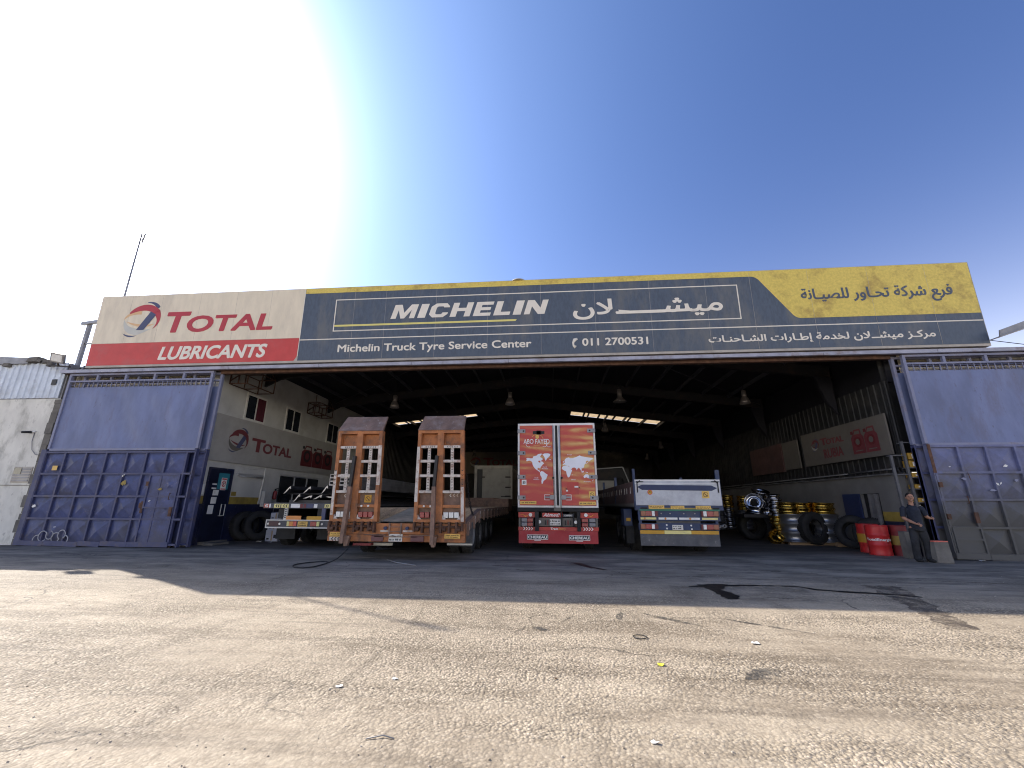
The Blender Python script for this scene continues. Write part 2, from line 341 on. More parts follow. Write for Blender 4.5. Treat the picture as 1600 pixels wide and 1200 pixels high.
def glyphs(mb, s, x0, x1, z0, z1, fr, depth=.006, bold=0.0, shear=0.0, res=4, fat=0.0):
    """lettering as real thin solid letters, fitted to the rectangle"""
    c = bpy.data.curves.new("t", 'FONT'); c.body = s; c.offset = bold; c.shear = shear; c.resolution_u = res
    o = bpy.data.objects.new("t", c); COL.objects.link(o)
    bpy.context.view_layer.update()
    me = bpy.data.meshes.new_from_object(o.evaluated_get(bpy.context.evaluated_depsgraph_get()))
    P = [v.co.copy() for v in me.vertices]; F = [tuple(p.vertices) for p in me.polygons]
    bpy.data.objects.remove(o); bpy.data.curves.remove(c); bpy.data.meshes.remove(me)
    if not P: return mb
    ax = min(p.x for p in P); bx = max(p.x for p in P); ay = min(p.y for p in P); by = max(p.y for p in P)
    o, u, v, n = [Vector(q) for q in fr]
    pts = [o + u * (x0 + (p.x - ax) / (bx - ax) * (x1 - x0)) + v * (z0 + (p.y - ay) / (by - ay) * (z1 - z0)) for p in P]
    k = len(pts); bot = [p - n * depth for p in pts]
    cnt = {}
    for f in F:
        for i in range(len(f)):
            e = (f[i], f[(i + 1) % len(f)]); cnt[e] = cnt.get(e, 0) + 1
    side = [(a + k, b + k, b, a) for (a, b) in cnt if (b, a) not in cnt]
    for i, (dx, dz) in enumerate(((0, 0), (1, .5), (-1, .5), (0, -1)) if fat else ((0, 0),)):
        sh = u * (dx * fat) + v * (dz * fat) + n * (i * .0004)
        mb.add([p + sh for p in pts] + [p + sh for p in bot], F + side)
    return mb
# Arabic letters joined by hand: isolated, final, initial, medial forms
AR = {'ا': (0xFE8D, 0xFE8E, 0, 0), 'إ': (0xFE87, 0xFE88, 0, 0), 'ت': (0xFE95, 0xFE96, 0xFE97, 0xFE98), 'ح': (0xFEA1, 0xFEA2, 0xFEA3, 0xFEA4),
      'خ': (0xFEA5, 0xFEA6, 0xFEA7, 0xFEA8), 'د': (0xFEA9, 0xFEAA, 0, 0), 'ر': (0xFEAD, 0xFEAE, 0, 0), 'ز': (0xFEAF, 0xFEB0, 0, 0), 'ش': (0xFEB5, 0xFEB6, 0xFEB7, 0xFEB8),
      'ص': (0xFEB9, 0xFEBA, 0xFEBB, 0xFEBC), 'ط': (0xFEC1, 0xFEC2, 0xFEC3, 0xFEC4), 'ع': (0xFECA, 0xFECA, 0xFECB, 0xFECC), 'ف': (0xFED1, 0xFED2, 0xFED3, 0xFED4),
      'ك': (0xFED9, 0xFEDA, 0xFEDB, 0xFEDC), 'ل': (0xFEDD, 0xFEDE, 0xFEDF, 0xFEE0), 'م': (0xFEE1, 0xFEE2, 0xFEE3, 0xFEE4), 'ن': (0xFEE5, 0xFEE6, 0xFEE7, 0xFEE8),
      'و': (0xFEED, 0xFEEE, 0, 0), 'ي': (0xFEF1, 0xFEF2, 0xFEF3, 0xFEF4), 'ة': (0xFE93, 0xFE94, 0, 0), 'ـ': (0x640, 0x640, 0x640, 0x640), 'ﻻ': (0xFEFB, 0xFEFC, 0, 0)}
def arabic(s):
    s = s.replace('لا', 'ﻻ'); out = []
    for i, ch in enumerate(s):
        if ch not in AR: out.append(ch); continue
        p = s[i - 1] if i else ' '; q = s[i + 1] if i + 1 < len(s) else ' '
        jp = p in AR and AR[p][2] != 0; jn = q in AR and AR[ch][2] != 0
        out.append(chr(AR[ch][3 if jp and jn else 1 if jp else 2]) if (jp or jn) or ch == 'ﻻ' else chr(0xFECA) if ch == 'ع' else ch)
    return ''.join(reversed(out))
def globe_logo(mk, x0, x1, z0, z1, fr, mats=('logo_red', 'logo_blue', 'logo_orange', 'logo_grey')):
    """round emblem of crossing bands; mk(points, material, layer)"""
    W = x1 - x0; Hh = z1 - z0
    T = lambda pts: [(x0 + p[0] * W, z0 + p[1] * Hh) for p in pts]
    def band(f0, f1, k=14): return [f0(i / k) for i in range(k + 1)] + [f1(1 - i / k) for i in range(k + 1)]
    def bez(a, b, c, d): return lambda t: tuple((1 - t) ** 3 * a[i] + 3 * (1 - t) ** 2 * t * b[i] + 3 * (1 - t) * t * t * c[i] + t ** 3 * d[i] for i in (0, 1))
    mk(T(band(bez((.01, .45), (.02, .2), (.2, .05), (.48, .07)), bez((.02, .5), (.1, .28), (.4, .2), (.80, .22)))), mats[3], 0)
    mk(T(band(bez((.05, .12), (.15, .0), (.3, -.02), (.45, .05)), bez((.05, .12), (.18, .05), (.3, .04), (.45, .05)))), mats[1], 0)
    mk(T(band(bez((.0, .5), (.02, .66), (.2, .76), (.45, .74)), bez((.0, .5), (.08, .6), (.25, .67), (.45, .64)))), mats[2], 0)
    mk(T(band(bez((.08, .45), (.3, .3), (.6, .22), (.86, .36)), bez((.08, .45), (.32, .38), (.6, .32), (.86, .36)))), mats[2], 1)
    mk(T(band(bez((.56, .99), (.72, 1.02), (.86, .96), (.93, .84)), bez((.56, .97), (.68, .97), (.8, .9), (.84, .78)))), mats[1], 0)
    mk(T(band(bez((.12, .70), (.3, .96), (.72, 1.02), (.96, .72)), bez((.14, .66), (.35, .76), (.62, .8), (.76, .66)))), mats[0], 1)
    mk(T(band(bez((.94, .74), (1.04, .55), (1.0, .34), (.84, .22)), bez((.74, .68), (.9, .58), (.96, .42), (.86, .26)))), mats[0], 1)
    mk(T([(.70, .72), (.86, .62), (.60, .20), (.40, .20)]), mats[1], 2)
def can_picture(mbs, cy, z0, w, h, fr):
    """printed picture of an oil can on a wall banner: mbs = (body, dark, light)"""
    a, d, l = mbs
    o, u, v, n = [Vector(q) for q in fr]
    f2 = (o + n * .004, u, v, n); f3 = (o + n * .008, u, v, n)
    a.prism([(cy - w / 2, z0), (cy + w / 2, z0), (cy + w / 2, z0 + h * .66), (cy + w * .34, z0 + h * .8), (cy - w * .3, z0 + h * .8), (cy - w / 2, z0 + h * .66)], fr, .004)
    a.prism([(cy - w * .3, z0 + h * .8), (cy - w * .24, z0 + h * .8), (cy - w * .12, z0 + h * .93), (cy + w * .25, z0 + h * .93), (cy + w * .28, z0 + h * .8), (cy + w * .36, z0 + h * .8), (cy + w * .33, z0 + h), (cy - w * .18, z0 + h)], fr, .004)
    d.prism(rect(cy - w * .46, cy - w * .28, z0 + h * .82, z0 + h * .95), f2, .004)
    d.prism(circ(cy, z0 + h * .48, w * .3), f2, .004); l.prism(circ(cy, z0 + h * .48, w * .17, 16), f3, .003)
    l.prism(rect(cy - w * .3, cy + w * .3, z0 + h * .1, z0 + h * .14), f2, .003)

# ------------------------------------------------------------ ground
def ground_material():
    m = bpy.data.materials.new('asphalt'); m.use_nodes = True; n = m.node_tree.nodes; l = m.node_tree.links; b = n['Principled BSDF']
    g = n.new("ShaderNodeNewGeometry"); P = g.outputs['Position']
    def noise(s, d=6, r=.6, vec=None, dist=0):
        t = n.new("ShaderNodeTexNoise"); t.inputs['Scale'].default_value = s; t.inputs['Detail'].default_value = d; t.inputs['Roughness'].default_value = r; t.inputs['Distortion'].default_value = dist
        l.new(vec or P, t.inputs['Vector']); return t.outputs['Fac']
    def mapv(sc, rot=0):
        q = n.new("ShaderNodeMapping"); q.inputs['Scale'].default_value = sc; q.inputs['Rotation'].default_value = (0, 0, rot); l.new(P, q.inputs['Vector']); return q.outputs[0]
    def ramp(v, lo, hi):
        r = n.new("ShaderNodeMapRange"); r.interpolation_type = 'SMOOTHSTEP'; r.inputs['From Min'].default_value = lo; r.inputs['From Max'].default_value = hi; l.new(v, r.inputs['Value']); return r.outputs[0]
    def mix(f, a, c, bt='MIX'):
        x = n.new("ShaderNodeMix"); x.data_type = 'RGBA'; x.blend_type = bt
        if isinstance(f, float): x.inputs['Factor'].default_value = f
        else: l.new(f, x.inputs['Factor'])
        for s, v in ((6, a), (7, c)):
            if isinstance(v, tuple): x.inputs[s].default_value = (*v, 1)
            else: l.new(v, x.inputs[s])
        return x.outputs[2]
    def mth(op, a, c):
        r = n.new("ShaderNodeMath"); r.operation = op
        for i, v in enumerate((a, c)):
            if isinstance(v, (int, float)): r.inputs[i].default_value = v
            else: l.new(v, r.inputs[i])
        return r.outputs[0]
    sep = n.new("ShaderNodeSeparateXYZ"); l.new(P, sep.inputs[0])
    # dusty pale asphalt outside, darker, oil-streaked slab by the doors and inside
    base = mix(ramp(noise(.35, 8, .65), .35, .65), (.395, .336, .258), (.525, .455, .355))
    base = mix(mth('MULTIPLY', ramp(noise(1.0, 9, .7, mapv((.35, 1.6, 1), .5)), .44, .64), .72), base, (.21, .17, .125))
    base = mix(mth('MULTIPLY', ramp(noise(1.3, 9, .7, mapv((1.6, .3, 1), .35)), .48, .68), .5), base, (.19, .155, .115))
    # tyre smears sweeping in from both sides towards the opening
    side = ramp(sep.outputs['X'], -1.5, 1.5)
    sl = ramp(noise(1.0, 8, .7, mapv((.22, 3.2, 1), .42), .4), .50, .70); sr = ramp(noise(1.0, 8, .7, mapv((.22, 3.2, 1), -.62), .4), .50, .70)
    sw = n.new("ShaderNodeMix"); sw.data_type = 'FLOAT'; l.new(side, sw.inputs['Factor']); l.new(sl, sw.inputs[2]); l.new(sr, sw.inputs[3])
    st0 = mth('MULTIPLY', sw.outputs[0], ramp(noise(.22, 4, .6), .34, .58))
    sm = mth('MULTIPLY', ramp(noise(1.0, 8, .72, mapv((3.4, .3, 1), .12), .3), .54, .72), ramp(noise(.3, 4, .6, mapv((1, .5, 1), .3)), .46, .62))
    streak = mth('MAXIMUM', st0, sm)
    base = mix(mth('MULTIPLY', streak, .78), base, (.175, .145, .112))
    # aggregate: pale and dark stones
    vo = n.new("ShaderNodeTexVoronoi"); vo.inputs['Scale'].default_value = 42; l.new(P, vo.inputs['Vector'])
    hs = n.new("ShaderNodeSeparateColor"); l.new(vo.outputs['Color'], hs.inputs[0])
    st = mix(ramp(hs.outputs[0], .62, .95), base, mix(.62, base, (.66, .58, .47)))
    st = mix(mth('MULTIPLY', ramp(hs.outputs[1], .66, .95), .6), st, (.15, .125, .095))
    gap = ramp(vo.outputs['Distance'], .45, .75)
    st = mix(mth('MULTIPLY', gap, .45), st, (.10, .08, .058))
    worn = ramp(noise(.5, 6, .6, mapv((.5, 1.2, 1), .4)), .36, .6)
    col = mix(worn, mix(.65, st, base), st)
    fine = noise(160, 3, .7); col = mix(.4, col, mix(fine, (.08, .065, .05), (.42, .36, .28)), 'OVERLAY')
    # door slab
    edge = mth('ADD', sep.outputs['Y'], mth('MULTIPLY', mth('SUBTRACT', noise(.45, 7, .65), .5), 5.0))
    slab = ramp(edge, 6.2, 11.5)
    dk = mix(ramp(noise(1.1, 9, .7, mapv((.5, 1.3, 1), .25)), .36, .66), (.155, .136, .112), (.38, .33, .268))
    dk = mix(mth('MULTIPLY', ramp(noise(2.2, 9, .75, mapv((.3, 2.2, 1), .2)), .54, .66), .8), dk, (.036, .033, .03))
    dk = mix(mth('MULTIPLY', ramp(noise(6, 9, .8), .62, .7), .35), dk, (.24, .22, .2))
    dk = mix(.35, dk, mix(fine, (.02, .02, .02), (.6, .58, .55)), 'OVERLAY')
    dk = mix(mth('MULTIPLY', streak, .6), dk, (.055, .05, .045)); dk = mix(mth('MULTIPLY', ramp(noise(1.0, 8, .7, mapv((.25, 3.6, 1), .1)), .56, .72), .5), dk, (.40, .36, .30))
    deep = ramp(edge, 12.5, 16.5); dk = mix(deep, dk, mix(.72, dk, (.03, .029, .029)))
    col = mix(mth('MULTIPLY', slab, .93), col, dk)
    # hairline cracks
    vc = n.new("ShaderNodeTexVoronoi"); vc.feature = 'DISTANCE_TO_EDGE'; vc.inputs['Scale'].default_value = .33
    wv = n.new("ShaderNodeVectorMath"); wv.operation = 'ADD'; tn = n.new("ShaderNodeTexNoise"); tn.inputs['Scale'].default_value = 1.3; tn.inputs['Detail'].default_value = 7; l.new(P, tn.inputs['Vector'])
    s2 = n.new("ShaderNodeVectorMath"); s2.operation = 'SCALE'; s2.inputs['Scale'].default_value = 1.1; l.new(tn.outputs['Color'], s2.inputs[0])
    l.new(P, wv.inputs[0]); l.new(s2.outputs[0], wv.inputs[1]); l.new(wv.outputs[0], vc.inputs['Vector'])
    crk = mth('MULTIPLY', mth('SUBTRACT', 1.0, ramp(vc.outputs['Distance'], .001, .006)), ramp(noise(.3, 3, .5), .45, .6))
    col = mix(mth('MULTIPLY', crk, .75), col, (.05, .042, .035))
    l.new(col, b.inputs['Base Color']); b.inputs['Specular IOR Level'].default_value = .22
    rr = n.new("ShaderNodeMapRange"); rr.inputs['To Min'].default_value = .62; rr.inputs['To Max'].default_value = .95; l.new(noise(9, 5), rr.inputs['Value']); l.new(rr.outputs[0], b.inputs['Roughness'])
    h1 = mth('MULTIPLY', mth('SUBTRACT', 1.0, vo.outputs['Distance']), mth('MULTIPLY', mth('ADD', worn, .25), mth('SUBTRACT', 1.0, mth('MULTIPLY', slab, .75))))
    hh = mth('ADD', mth('MULTIPLY', h1, .9), mth('MULTIPLY', noise(5, 7, .65), 1.6))
    bp = n.new("ShaderNodeBump"); bp.inputs['Strength'].default_value = .85; bp.inputs['Distance'].default_value = .013; l.new(hh, bp.inputs['Height']); l.new(bp.outputs[0], b.inputs['Normal'])
    return m
M['asphalt'] = ground_material()
mb = MB(); mb.add([(-900, -900, 0), (900, -900, 0), (900, 900, 0), (-900, 900, 0)], [(0, 1, 2, 3)])
g_ = mb.build('ground', 'asphalt'); tag(g_, 'dusty worn asphalt yard running into the workshop', 'ground', kind='structure')

def blob(mb, pts, z, jit=.06, sub=5, seed=1):
    """irregular flat patch from a coarse outline"""
    rn = random.Random(seed); out = []
    k = len(pts)
    for i in range(k):
        a = Vector(pts[i]); b = Vector(pts[(i + 1) % k]); L = (b - a).length; nn = max(2, int(L / .12)); t = Vector((-(b - a).y, (b - a).x)).normalized()
        for j in range(nn): p = a.lerp(b, j / nn) + t * rn.uniform(-jit, jit) * min(1, L * 2); out.append((p.x, p.y))
    return mb.prism(out, ((0, 0, z), (1, 0, 0), (0, 1, 0), (0, 0, 1)), 0)
mk('stain_brown', (.085, .066, .052), alpha=(3.5, .36, .62, .85), rough=.8, var=.3, scale=4, dirt=(.14, .12, .1), damt=.7, dscale=3)
mk('stain_dark', (.05, .048, .046), alpha=(5, .38, .62, .75), rough=.7, var=.3, scale=4, dirt=(.09, .085, .08), damt=.7, dscale=3)
mk('patch_asphalt', (.085, .08, .076), alpha=(2.5, .35, .7, .3), rough=.85, var=.2, scale=5, dirt=(.12, .11, .1), damt=.6, dscale=3, bump=.3, bscale=60)
mb = MB(); blob(mb, [(2.19, 8.82), (4.65, 8.95), (4.2, 7.68), (1.99, 7.68)], .002, .015, seed=3)
tag(mb.build('pavement', 'patch_asphalt'), 'square patch of relaid asphalt in the yard', 'patch', kind='structure')
mb = MB()
blob(mb, [(2.55, 8.78), (2.95, 8.95), (3.7, 9.05), (4.6, 9.05), (4.62, 8.99), (3.8, 8.97), (3.3, 8.87), (3.02, 8.75), (2.93, 8.3), (3.02, 7.74), (2.85, 7.7), (2.80, 8.3), (2.78, 8.7), (2.5, 8.7)], .006, .03, seed=5)
blob(mb, [(2.75, 8.95), (3.1, 9.1), (3.35, 9.02), (3.2, 8.86), (3.02, 8.5), (3.12, 7.95), (2.98, 7.72), (2.8, 7.9), (2.86, 8.5), (2.72, 8.8)], .0065, .04, seed=15)
blob(mb, [(.5, 11.85), (.75, 11.8), (.95, 11.2), (1.3, 10.7), (1.2, 10.65), (.85, 11.1), (.6, 11.6)], .006, .03, seed=16)
blob(mb, [(4.55, 9.0), (4.8, 8.75), (5.2, 8.6), (5.75, 8.45), (6.2, 8.2), (5.7, 8.38), (5.1, 8.5), (4.7, 8.65)], .006, .03, seed=6)
tag(mb.build('puddle', 'oil'), 'black wet oil puddle trickling across the shaded asphalt', 'puddle', kind='stuff')
mb = MB(); blob(mb, [(5.85, 9.3), (6.45, 9.25), (6.3, 8.7), (6.0, 8.0), (5.6, 7.2), (5.22, 6.25), (4.85, 6.25), (5.2, 7.1), (5.5, 8.0), (5.75, 8.7)], .004, .06, seed=8)
tag(mb.build('road_stain', 'stain_brown'), 'long brown damp stain dragged out of the shade', 'stain', kind='structure')
mb = MB()
for i, (x, y, a, L, w) in enumerate([(.75, 11.3, 1.95, 1.2, .05), (1.5, 10.3, 2.2, 1.8, .035), (-.6, 10.4, 2.9, .5, .12), (-1.3, 11.1, .3, .6, .09), (4.1, 10.9, .15, 3.2, .04), (6.8, 10.2, .05, 3.4, .05), (8.2, 9.9, -.15, 4, .06), (7.6, 11.3, .1, 3, .05), (.2, 6.2, 1.0, .45, .05), (-.15, 5.7, 2.4, .28, .12), (1.85, 4.5, .4, .5, .22), (2.7, 6.1, 2.5, 1.2, .06), (.9, 6.4, 1.3, .5, .1), (1.55, 6.3, 2.35, .9, .12), (-3.8, 9.3, .35, 4.2, .045), (-1.8, 8.9, .3, 2.4, .035), (2.9, 9.9, .2, 2.4, .05), (5.5, 11.8, .12, 2.2, .06)]):
    c, s = math.cos(a), math.sin(a); pts = []
    for sx, sy in ((-.5, -.3), (-.15, -.5), (.3, -.4), (.5, 0), (.25, .5), (-.2, .4)): pts.append((x + c * sx * L - s * sy * w, y + s * sx * L + c * sy * w))
    blob(mb, pts, .003 + .0002 * i, min(.03, w * .3), seed=20 + i)
tag(mb.build('tyre_marks', 'stain_dark'), 'thin dark tyre marks and oil drips on the asphalt', 'marks', kind='stuff')
# loose stones lying on the yard near the camera
mb = MB(); rn = random.Random(11)
for i in range(1700):
    y = 1.9 + 9.0 * rn.random() ** 1.6; x = rn.uniform(-1.35, 1.35) * y * .95; r = rn.choice((.003, .004, .005, .006, .008)) * rn.uniform(.7, 1.3); a = rn.uniform(0, 6.28); mb.m(0 if rn.random() < .72 else 1 if rn.random() < .8 else 2)
    vs = []
    for k in range(5):
        t = a + k * 1.2566; q = r * rn.uniform(.7, 1.2); vs.append((x + q * math.cos(t), y + q * math.sin(t), 0.0))
    vs += [(x + (p[0] - x) * .6, y + (p[1] - y) * .6, r * rn.uniform(.6, .95)) for p in vs[:5]]
    mb.add(vs, [(5, 6, 7, 8, 9)] + [(k, (k + 1) % 5, 5 + (k + 1) % 5, 5 + k) for k in range(5)])
mk('stone_pale', (.42, .36, .285), rough=.85, var=.2); mk('stone_brown', (.30, .245, .18), rough=.9, var=.25); mk('stone_grey', (.17, .15, .125), rough=.85, var=.2)
tag(mb.build('gravel', ['stone_pale', 'stone_brown', 'stone_grey']), 'loose gravel scattered over the sunlit asphalt', 'gravel', kind='stuff')

# ------------------------------------------------------------ warehouse
from mathutils import noise as mnoise
WH = thing('warehouse', 'wide open fronted workshop hall with dark gabled roof and white inner side walls', 'warehouse', (-0.7, 14.4, 0))
def rz(x): return 8.4 - (.1 * (-1 - x) if x < -1 else .125 * (x + 1))
# walls
w_ = MB().box(-12.9, -12.61, 14.45, 27.9, 0, 7.2).build('wall', 'plaster_in', WH)
MB().corr((-12.65, 27.9), (-12.65, 48.2), 0, 7.2, .3, .05, (1, 0, 0)).box(-12.9, -12.7, 27.9, 48.2, 0, 7.2).build('cladding', 'corr_dark', WH)  # rear stretch clad dark to put the deep hall's shade into the wall
mb = MB().m(0).box(-12.61, -12.607, 15.99, 18.95, 0, 1.40).box(-12.61, -12.607, 14.47, 14.82, 0, 1.42).m(1).box(-12.61, -12.606, 15.99, 17.85, 1.40, 1.68).box(-12.61, -12.606, 14.47, 14.8, 1.42, 1.70)
mb.m(0).box(-12.61, -12.607, 19.0, 27.9, 0, 1.2).build('painted_dado', ['navy_wall', 'ochre_band'], w_)
rw = MB().box(11.2, 11.45, 14.6, 15.84, 0, 2.5).box(11.2, 11.45, 15.84, 16.72, 1.88, 2.5).box(11.2, 11.45, 16.72, 48.2, 0, 2.5).build('wall', 'plaster_shaded', WH)
MB().box(11.3, 11.34, 14.5, 48.2, 2.5, 5.5).build('cladding_backing', 'corr_dark', WH)
MB().m(0).box(11.196, 11.2, 14.62, 15.84, 0, .98).m(1).box(11.195, 11.2, 14.62, 15.84, .98, 1.28).build('painted_dado', ['navy_wall', 'ochre_band'], rw)
mb = MB().corr((11.25, 48), (11.25, 14.5), 2.47, 5.5, .3, .022, (-1, 0, 0)); mb.build('cladding', 'corr_dark', WH)
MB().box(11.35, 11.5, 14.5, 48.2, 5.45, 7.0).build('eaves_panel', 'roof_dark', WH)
mb = MB()
for y0, y1, z in ((14.6, 20, 2.50), (20, 26, 2.52), (26, 40, 2.5)): mb.box(11.08, 11.2, y0, y1 - .01, z - .05, z)
for y0, y1, z in ((14.6, 16.9, 2.62), (17, 40, 2.60)): mb.tube([(11.1, y0, z), (11.1, y1, z)], .025, 8)
mb.build('ledge_pipe', 'rim_grey', WH)
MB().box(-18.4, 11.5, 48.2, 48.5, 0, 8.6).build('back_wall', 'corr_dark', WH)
mb = MB(); mb.corr((-19.2, 14.5), (-12.5, 14.5), .02, 6.6, .3, .04); mb.build('front_cladding', 'corr_cream', WH)
MB().box(-19.2, -12.9, 14.56, 14.7, 0, 6.7).build('front_backing', 'corr_dark', WH)
MB().box(11.2, 11.8, 14.57, 14.6, 2.5, 6.5).box(11.45, 11.8, 14.57, 14.6, 0, 2.49).build('wall_end', 'corr_dark', WH)
mb = MB(); mb.corr((11.8, 14.5), (19.5, 14.5), .02, 6.5, .3, .04); mb.build('front_cladding', 'corr_cream', WH)
MB().box(11.81, 19.5, 14.56, 14.7, 0, 6.49).build('front_backing', 'corr_dark', WH)
MB().prism([(-18.4, 6.2), (11.4, 6.2), (11.4, 6.85), (-1, 8.4), (-18.4, 6.7)], ((0, 14.42, 0), (1, 0, 0), (0, 0, 1), (0, -1, 0)), .06).build('gable_panel', 'corr_dark', WH)
MB().box(-18.5, -18.4, 14.55, 48.2, 0, 6.7).build('outer_wall', 'corr_dark', WH)
# roof, cut where the skylights sit
SKY = []
def cells(x0, x1, n, y0, y1):
    for i in range(n): a = x0 + (x1 - x0) * i / n; b = x0 + (x1 - x0) * (i + 1) / n; SKY.append((a + .06, b - .06, y0, y1))
cells(-11.9, -5.35, 6, 30.2, 31.4); cells(1.55, 8.15, 6, 30.5, 32.0); cells(-2.95, -1.06, 2, 34.6, 35.3); cells(-.94, -.5, 1, 34.6, 35.3)
cells(-11.7, -7.9, 4, 46.2, 47.0); cells(5.2, 8.6, 3, 46.6, 47.4); cells(1.0, 4.6, 3, 46.6, 47.4)
ys = sorted({14.36, 48.4} | {s[2] for s in SKY} | {s[3] for s in SKY}); mb = MB()
for a, b in zip(ys, ys[1:]):
    holes = sorted(s for s in SKY if s[2] <= a + 1e-6 and s[3] >= b - 1e-6); xs = [-18.5, -1, 11.6]
    spans = [(-18.5, -1.0), (-1.0, 11.6)]
    for h in holes:
        ns = []
        for s, e in spans:
            if h[0] >= e or h[1] <= s: ns.append((s, e))
            else:
                if h[0] > s: ns.append((s, h[0]))
                if h[1] < e: ns.append((h[1], e))
        spans = ns
    for s, e in spans: mb.add([(s, a, rz(s)), (e, a, rz(e)), (e, b, rz(e)), (s, b, rz(s)), (s, a, rz(s) + .05), (e, a, rz(e) + .05), (e, b, rz(e) + .05), (s, b, rz(s) + .05)], [(0, 3, 2, 1), (4, 5, 6, 7), (0, 1, 5, 4), (2, 3, 7, 6), (1, 2, 6, 5), (3, 0, 4, 7)])
roof = mb.build('roof', 'roof_dark', WH)
m = bpy.data.materials.new('skylight'); m.use_nodes = True; nt = m.node_tree
b = nt.nodes['Principled BSDF']; b.inputs['Base Color'].default_value = (.62, .46, .25, 1); b.inputs['Roughness'].default_value = .5
tl = nt.nodes.new('ShaderNodeBsdfTranslucent'); tl.inputs['Color'].default_value = (.60, .43, .22, 1); tn = nt.nodes.new('ShaderNodeTexNoise'); tn.inputs['Scale'].default_value = 3; tn.inputs['Detail'].default_value = 5
mx = nt.nodes.new('ShaderNodeMixShader'); mx.inputs[0].default_value = .75
cr = nt.nodes.new('ShaderNodeMix'); cr.data_type = 'RGBA'; cr.inputs[6].default_value = (.25, .16, .08, 1); cr.inputs[7].default_value = (.72, .55, .32, 1)
g = nt.nodes.new('ShaderNodeNewGeometry'); nt.links.new(g.outputs['Position'], tn.inputs['Vector']); nt.links.new(tn.outputs['Fac'], cr.inputs['Factor']); nt.links.new(cr.outputs[2], tl.inputs['Color'])
nt.links.new(b.outputs[0], mx.inputs[1]); nt.links.new(tl.outputs[0], mx.inputs[2]); nt.links.new(mx.outputs[0], nt.nodes['Material Output'].inputs[0]); M['skylight'] = m
for x0, x1, y0, y1 in SKY:
    MB().add([(x0 - .03, y0 - .03, rz(x0) + .07), (x1 + .03, y0 - .03, rz(x1) + .07), (x1 + .03, y1 + .03, rz(x1) + .07), (x0 - .03, y1 + .03, rz(x0) + .07)], [(0, 1, 2, 3)]).build('skylight_panel', 'skylight', WH)
# steel frame
for y in (16.9, 22.4, 27.9, 33.4, 38.9, 44.4):
    mb = MB()
    for x0, x1 in ((-12.55, -1.0), (-1.0, 11.15)):
        for dz, h, wd in ((-.10, .02, .2), (-.33, .44, .02), (-.56, .02, .2)):
            mb.add([(x0, y - wd / 2, rz(x0) + dz - h / 2), (x1, y - wd / 2, rz(x1) + dz - h / 2), (x1, y + wd / 2, rz(x1) + dz - h / 2), (x0, y + wd / 2, rz(x0) + dz - h / 2),
                    (x0, y - wd / 2, rz(x0) + dz + h / 2), (x1, y - wd / 2, rz(x1) + dz + h / 2), (x1, y + wd / 2, rz(x1) + dz + h / 2), (x0, y + wd / 2, rz(x0) + dz + h / 2)],
                   [(0, 3, 2, 1), (4, 5, 6, 7), (0, 1, 5, 4), (1, 2, 6, 5), (2, 3, 7, 6), (3, 0, 4, 7)])
    mb.m(1).prism([(11.12, 4.85), (11.12, 6.3), (10.5, 6.4), (10.78, 5.4)], ((0, y - .06, 0), (1, 0, 0), (0, 0, 1), (0, -1, 0)), .12)
    mb.m(0).prism([(-12.5, 6.4), (-11.6, 6.85), (-12.5, 6.75)], ((0, y - .06, 0), (1, 0, 0), (0, 0, 1), (0, -1, 0)), .12)
    mb.build('rafter', ['steel_dark', 'roof_dark'], WH)
mk('purlin_grey', (.06, .06, .068), rough=.6, var=.15)
for x in [-11.6 + 1.31 * i for i in range(8)] + [.3 + 1.31 * i for i in range(8)]:
    MB().box(x - .03, x + .03, 14.5, 48.1, rz(x) - .17 - .01, rz(x) - .012).build('purlin', 'purlin_grey', WH)
MB().tube([(2.2, 16.0, 7.75), (10.9, 22.2, 6.5)], .012, 6).build('tie_rod', 'purlin_grey', WH)
MB().tube([(-3, 16.0, 7.9), (-12, 22.2, 6.9)], .012, 6).build('tie_rod', 'purlin_grey', WH)
# door head: rusty beam and pale blue rail under the sign
MB().box(-12.2, 11.2, 13.98, 14.12, 6.10, 6.2).build('lintel_beam', 'rust', WH)
mb = MB()
for i in range(11): mb.box(-18.6 + 3.45 * i, -18.6 + 3.45 * (i + 1) - .012, 13.72, 13.83, 6.19 + (.004 if i % 2 else 0), 6.31)
mb.build('door_rail', 'rail_blue', WH)
MB().box(-18.6, 19, 13.84, 13.97, 6.2, 6.30).build('rail_bracket', 'rust', WH)
MB().box(11.3, 19, 13.975, 14.455, 6.36, 6.40).build('sun_blocker', 'rust', WH); MB().box(-18.6, -12.2, 13.975, 14.455, 6.36, 6.40).build('sun_blocker', 'rust', WH)  # hidden strips added to stop sun leaking in behind the gate tops
# windows of the office wall
def window(y0, y1, z0, z1, cur=None):
    mb = MB(); t = .085
    for a, b_, c, d in ((y0, y1, z0, z0 + t), (y0, y1, z1 - t, z1), (y0, y0 + t, z0 + t, z1 - t), (y1 - t, y1, z0 + t, z1 - t), ((y0 + y1) / 2 - .03, (y0 + y1) / 2 + .03, z0 + t, z1 - t)): mb.box(-12.61, -12.58, a, b_, c, d)
    w = mb.build('window', 'plate_white', WH)
    MB().box(-12.608, -12.59, y0 + t, y1 - t, z0 + t, z1 - t).build('pane', 'glass_dark', w)
    if cur: MB().box(-12.589, -12.585, (y0 + y1) / 2 + .03, y1 - t, z0 + t, z1 - t).build('curtain', 'curtain_red', w)
    MB().box(-12.61, -12.56, y0 - .06, y1 + .06, z0 - .05, z0).build('sill', 'plaster_in', w)
for a in ((16.05, 17.35, 4.79, 5.93, 1), (18.8, 20.05, 4.79, 5.95), (22.7, 24.0, 4.79, 5.95)): window(*a)
